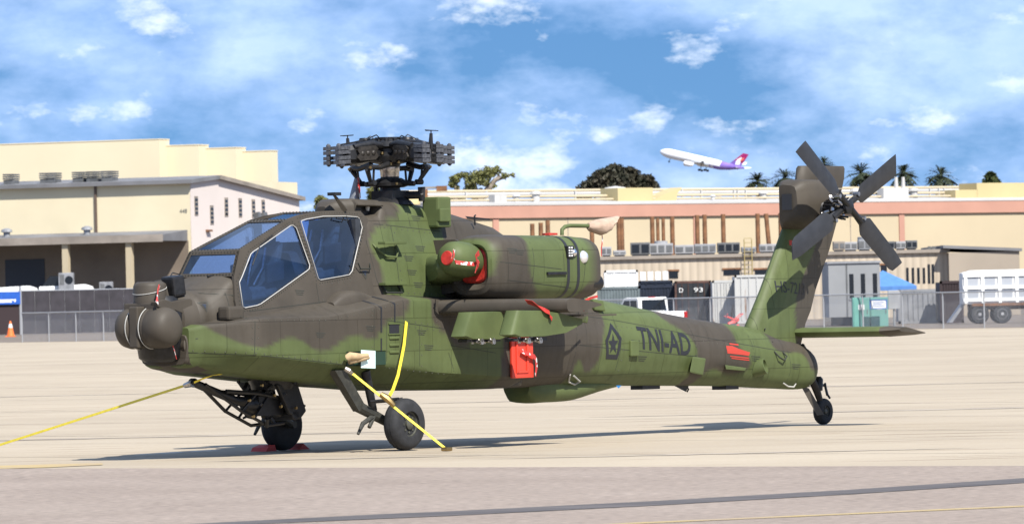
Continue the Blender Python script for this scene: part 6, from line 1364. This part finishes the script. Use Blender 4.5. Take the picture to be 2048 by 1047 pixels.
tree('eucalyptus_tree', 955, 800., [(945, 360, 20), (958, 350, 17), (976, 345, 16), (993, 341, 12), (940, 378, 14), (970, 362, 13), (1010, 352, 9), (1025, 350, 6), (930, 350, 10), (950, 392, 10), (985, 370, 8), (962, 382, 8)], [[(958, 640), (957, 400), (950, 365)], [(957, 405), (978, 372), (1000, 350)], [(957, 410), (940, 385)], [(972, 385), (990, 360), (1015, 352)]], M_EUC, 'tall airy eucalyptus tree right of the rotor head', 2300, .24, 3, trunk_r=.5)
tree('eucalyptus_tree', 912, 805., [(910, 358, 11), (905, 368, 9), (918, 352, 8), (900, 395, 11), (922, 398, 9), (914, 375, 6)], [[(912, 640), (912, 400), (910, 362)], [(912, 400), (918, 375)]], M_EUC, 'slim sparse eucalyptus next to the rotor head', 1500, .24, 5, trunk_r=.35)
tree('broadleaf_tree', 1230, 760., [(1230, 362, 40), (1200, 368, 30), (1260, 362, 32), (1175, 380, 24), (1285, 372, 24), (1230, 345, 22), (1205, 350, 18), (1255, 348, 20), (1160, 388, 14), (1308, 372, 12), (1295, 360, 14), (1230, 385, 40)], [[(1230, 640), (1230, 400), (1225, 360)], [(1230, 400), (1265, 365)], [(1230, 400), (1190, 372)]], M_DKB, 'broad dark reddish tree behind the hangar roof', 14000, .30, 7, trunk_r=.6)
tree('cypress_tree', 1982, 700., [(1982, 352, 10), (1981, 362, 14), (1984, 372, 17), (1975, 372, 10), (1991, 366, 9)], [[(1982, 640), (1982, 372), (1982, 345)]], M_CON, 'small conical green tree above the hangar at far right', 2200, .35, 9, .95)
tree('eucalyptus_tree', 641, 780., [(641, 400, 9), (646, 412, 10), (638, 412, 8), (650, 404, 7)], [[(643, 640), (643, 420), (642, 400)]], M_EUC, 'small tree showing behind the cockpit roof', 1500, .4, 11)
tree('eucalyptus_tree', 750, 790., [(748, 382, 12), (760, 392, 12), (745, 395, 10), (800, 396, 9), (812, 400, 8)], [[(752, 640), (752, 420), (750, 385)], [(752, 425), (805, 398)]], M_EUC, 'tree behind the rotor mast', 1800, .4, 13)
M_PALM = leaf_mat('palm_frond', (.018, .032, .010), (.05, .065, .02)); M_TRK = mat('palm_bark', (.16, .12, .09), .9, var=.3, vscale=2.)
def palm(px, py, Y, r_px, label, sd_):
    rnd = random.Random(sd_); k = ppm(Y); c = at(px, py, Y); t = Thing('palm_tree', (c.x, Y, 0), 0, label, 'palm', 'palms behind the hangar'); R = r_px*1.75/k; zc = c.z+.2; mb = MB()
    for i in range(90):
        az = rnd.uniform(0, 6.28); el = rnd.uniform(-.9, 1.35); d0 = Vector((math.cos(az)*math.cos(el), math.sin(az)*math.cos(el), math.sin(el))); L_ = R*rnd.uniform(.75, 1.1); pts = []
        for j in range(6): s_ = j/5; pts.append(Vector((0, 0, zc))+d0*L_*s_+Vector((0, 0, -.38*L_*s_*s_)))
        sd__ = d0.cross(Vector((0, 0, 1))).normalized()
        for j in range(2, 5):       # fan of pointed leaflets
            for s2 in (-1, 0, 1):
                a = pts[j]; tip = pts[min(5, j+1)]+sd__*s2*L_*.22+Vector((0, 0, -.06*L_*abs(s2))); wv = sd__*L_*.075
                mb.add([a-wv, a+wv, tip], [(0, 1, 2)])
        wv = sd__*L_*.03
        for j in range(5): mb.add([pts[j]-wv, pts[j]+wv, pts[j+1]+wv, pts[j+1]-wv], [(0, 1, 2, 3)])
    t.part(mb, 'crown', M_PALM); t.part(MB().tube([(.3, 0, 0), (.1, 0, zc*.5), (0, 0, zc)], [.32, .24, .2], 8), 'trunk', M_TRK)
for i, (px, py, r, lab) in enumerate(((1516, 366, 20, 'palm left of the tail rotor, second from the airliner tail'), (1570, 358, 20, 'palm just left of the upper tail rotor blade'), (1648, 330, 14, 'palm top peeking over the fin tip'), (1722, 350, 21, 'palm between the two upper tail rotor blades'), (1808, 350, 19, 'palm at the tip of the upper right rotor blade'), (1881, 355, 21, 'palm standing alone right of the tail rotor'))):
    palm(px, py, 900., r, lab, 30+i)

# ================================================================ CLIMBING AIRLINER
AY = 3400.; ac = at(1404, 322, AY)
air = empty('airliner', ac); tag(air, 'white airliner with purple tail climbing away above the hangar', 'airplane')
phi = math.radians(27); pit = math.radians(13.5)
fw = Vector((-math.cos(phi)*math.cos(pit), math.sin(phi)*math.cos(pit), math.sin(pit))); lf = Vector((0, 0, 1)).cross(fw).normalized(); upv = fw.cross(lf)
air.rotation_euler = Matrix(((fw.x, lf.x, upv.x), (fw.y, lf.y, upv.y), (fw.z, lf.z, upv.z))).to_euler()
M_AIRW = mat('airliner_white', (.82, .82, .82), .35); M_PUR = mat('airliner_purple', (.16, .08, .50), .35, col2=(.36, .24, .70), vscale=.15); M_MAG = mat('airliner_magenta', (.50, .02, .18), .35)
def ap(mb, name, m, parent=None, smooth=None): return mb.build(name, m, parent or air, smooth)
FL = 56.
prof = [(0, .05), (.6, .9), (1.6, 1.6), (3.2, 2.25), (5.5, 2.7), (8, 2.82), (36, 2.82), (41, 2.6)]
fus = ap(MB().lathe((FL/2, 0, 0), (-1, 0, 0), prof, 28), 'fuselage', M_AIRW, smooth=50)
mb = MB(); mb.loft([[(FL/2-d, r*math.sin(g), zc+r*math.cos(g)) for g in [2*math.pi*i/24 for i in range(24)]] for d, r, zc in ((41, 2.6, .0), (46, 2.0, .45), (51, 1.2, 1.0), (55, .5, 1.5), (56, .2, 1.6))])
ap(mb, 'tail_cone', M_PUR, smooth=50)
mb = MB(); mb.loft([[(FL/2-d, r*math.sin(g), r*math.cos(g)) for g in [2*math.pi*i/24 for i in range(7, 18)]] for d, r in ((34, 2.84), (38, 2.78), (41, 2.62))], closed=False); ap(mb, 'purple_sweep', M_PUR, fus)
for s_ in (1, -1):
    w_ = ap(MB().loft([[(a, s_*y, z) for a, z in ((xl, zz), (xl-c*.3, zz+th), (xl-c, zz), (xl-c*.3, zz-th))] for xl, c, y, zz, th in ((6, 11, 2.2, -1.5, .6), (-.5, 6, 10, -.7, .35), (-12.5, 2.4, 29, 1.3, .12), (-13.8, 1.4, 30, 2.6, .08))]), 'wing', M_AIRW if s_ < 0 else mat('airliner_white_shaded', (.40, .42, .45), .4), smooth=40)  # near wing's grey is shade painted into the same white finish
    n_ = ap(MB().lathe((6.8, s_*9.4, -2.7), (-1, 0, 0), [(0, 1.15), (.3, 1.42), (2, 1.5), (4, 1.3), (5.5, .8), (6, .3)], 18), 'engine', M_AIRW, smooth=50); ap(MB().box((.5, s_*9.4-.15, -2.2), (4.5, s_*9.4+.15, -1.0)), 'engine_strut', M_AIRW, n_)
    ap(MB().loft([[(a, s_*y, z) for a, z in ((xl, zz), (xl-c*.3, zz+.15), (xl-c, zz), (xl-c*.3, zz-.15))] for xl, c, y, zz in ((-21.5, 5, .8, .9), (-26, 2.2, 9.5, 1.8))]), 'tailplane', M_AIRW)
    g_ = ap(MB().tube([(-1.5, s_*3.2, -1.8), (-2.0, s_*4.0, -5.0)], .25, 8), 'main_gear', M_GREYD)
    for dx in (-.9, .9): ap(MB().lathe((-2.0+dx, s_*4.0-.6, -5.1), (0, 1, 0), [(0, .45), (.05, .68), (1.15, .68), (1.2, .45)], 14), 'wheel', M_RUBBER, g_)
ng = ap(MB().tube([(20.5, 0, -2.4), (20.9, 0, -4.6)], .18, 8), 'nose_gear', M_GREYD); ap(MB().lathe((20.9, -.35, -4.7), (0, 1, 0), [(0, .3), (.05, .5), (.65, .5), (.7, .3)], 14), 'wheel', M_RUBBER, ng)
fin = ap(MB().loft([[(x, y, z) for x, y in ((xl, 0), (xl-c*.3, t_), (xl-c, 0), (xl-c*.3, -t_))] for xl, c, z, t_ in ((-17.5, 7.5, 1.9, .4), (-21.0, 5.8, 5.5, .3), (-25.0, 3.8, 9.9, .18))]), 'fin', M_MAG)
fb = MB()
def finp(t, f, off): z = 1.9+8.*t; xl = -17.5-7.5*t; c = 7.5-3.7*t; return (xl-c*f, off, z)
for s_ in (1, -1):
    mp_ = MB(); [mp_.add([finp(a, f, s_*.42) for a, f in q], [(0, 1, 2, 3)]) for q in ([(0., .0), (0., .5), (.35, .35), (.35, 0)], [(.0, .5), (0, 1), (.25, 1), (.35, .35)])]; ap(mp_, 'purple_base', M_PUR, fin)
    mp_ = MB(); mp_.add([finp(a, f, s_*.45) for a, f in ((.05, .5), (.12, .85), (.35, .72), (.62, .58), (.7, .38), (.5, .22), (.3, .30))], [(0, 1, 2, 3, 4, 5, 6)]); ap(mp_, 'white_emblem', M_AIRW, fin)
    mp_ = MB(); mp_.add([finp(.55+.15*math.sin(g), .72+.16*math.cos(g), s_*.47) for g in [2*math.pi*i/12 for i in range(12)]], [tuple(range(12))]); ap(mp_, 'coral_flower', mat('coral_paint', (.75, .16, .12), .4), fin)
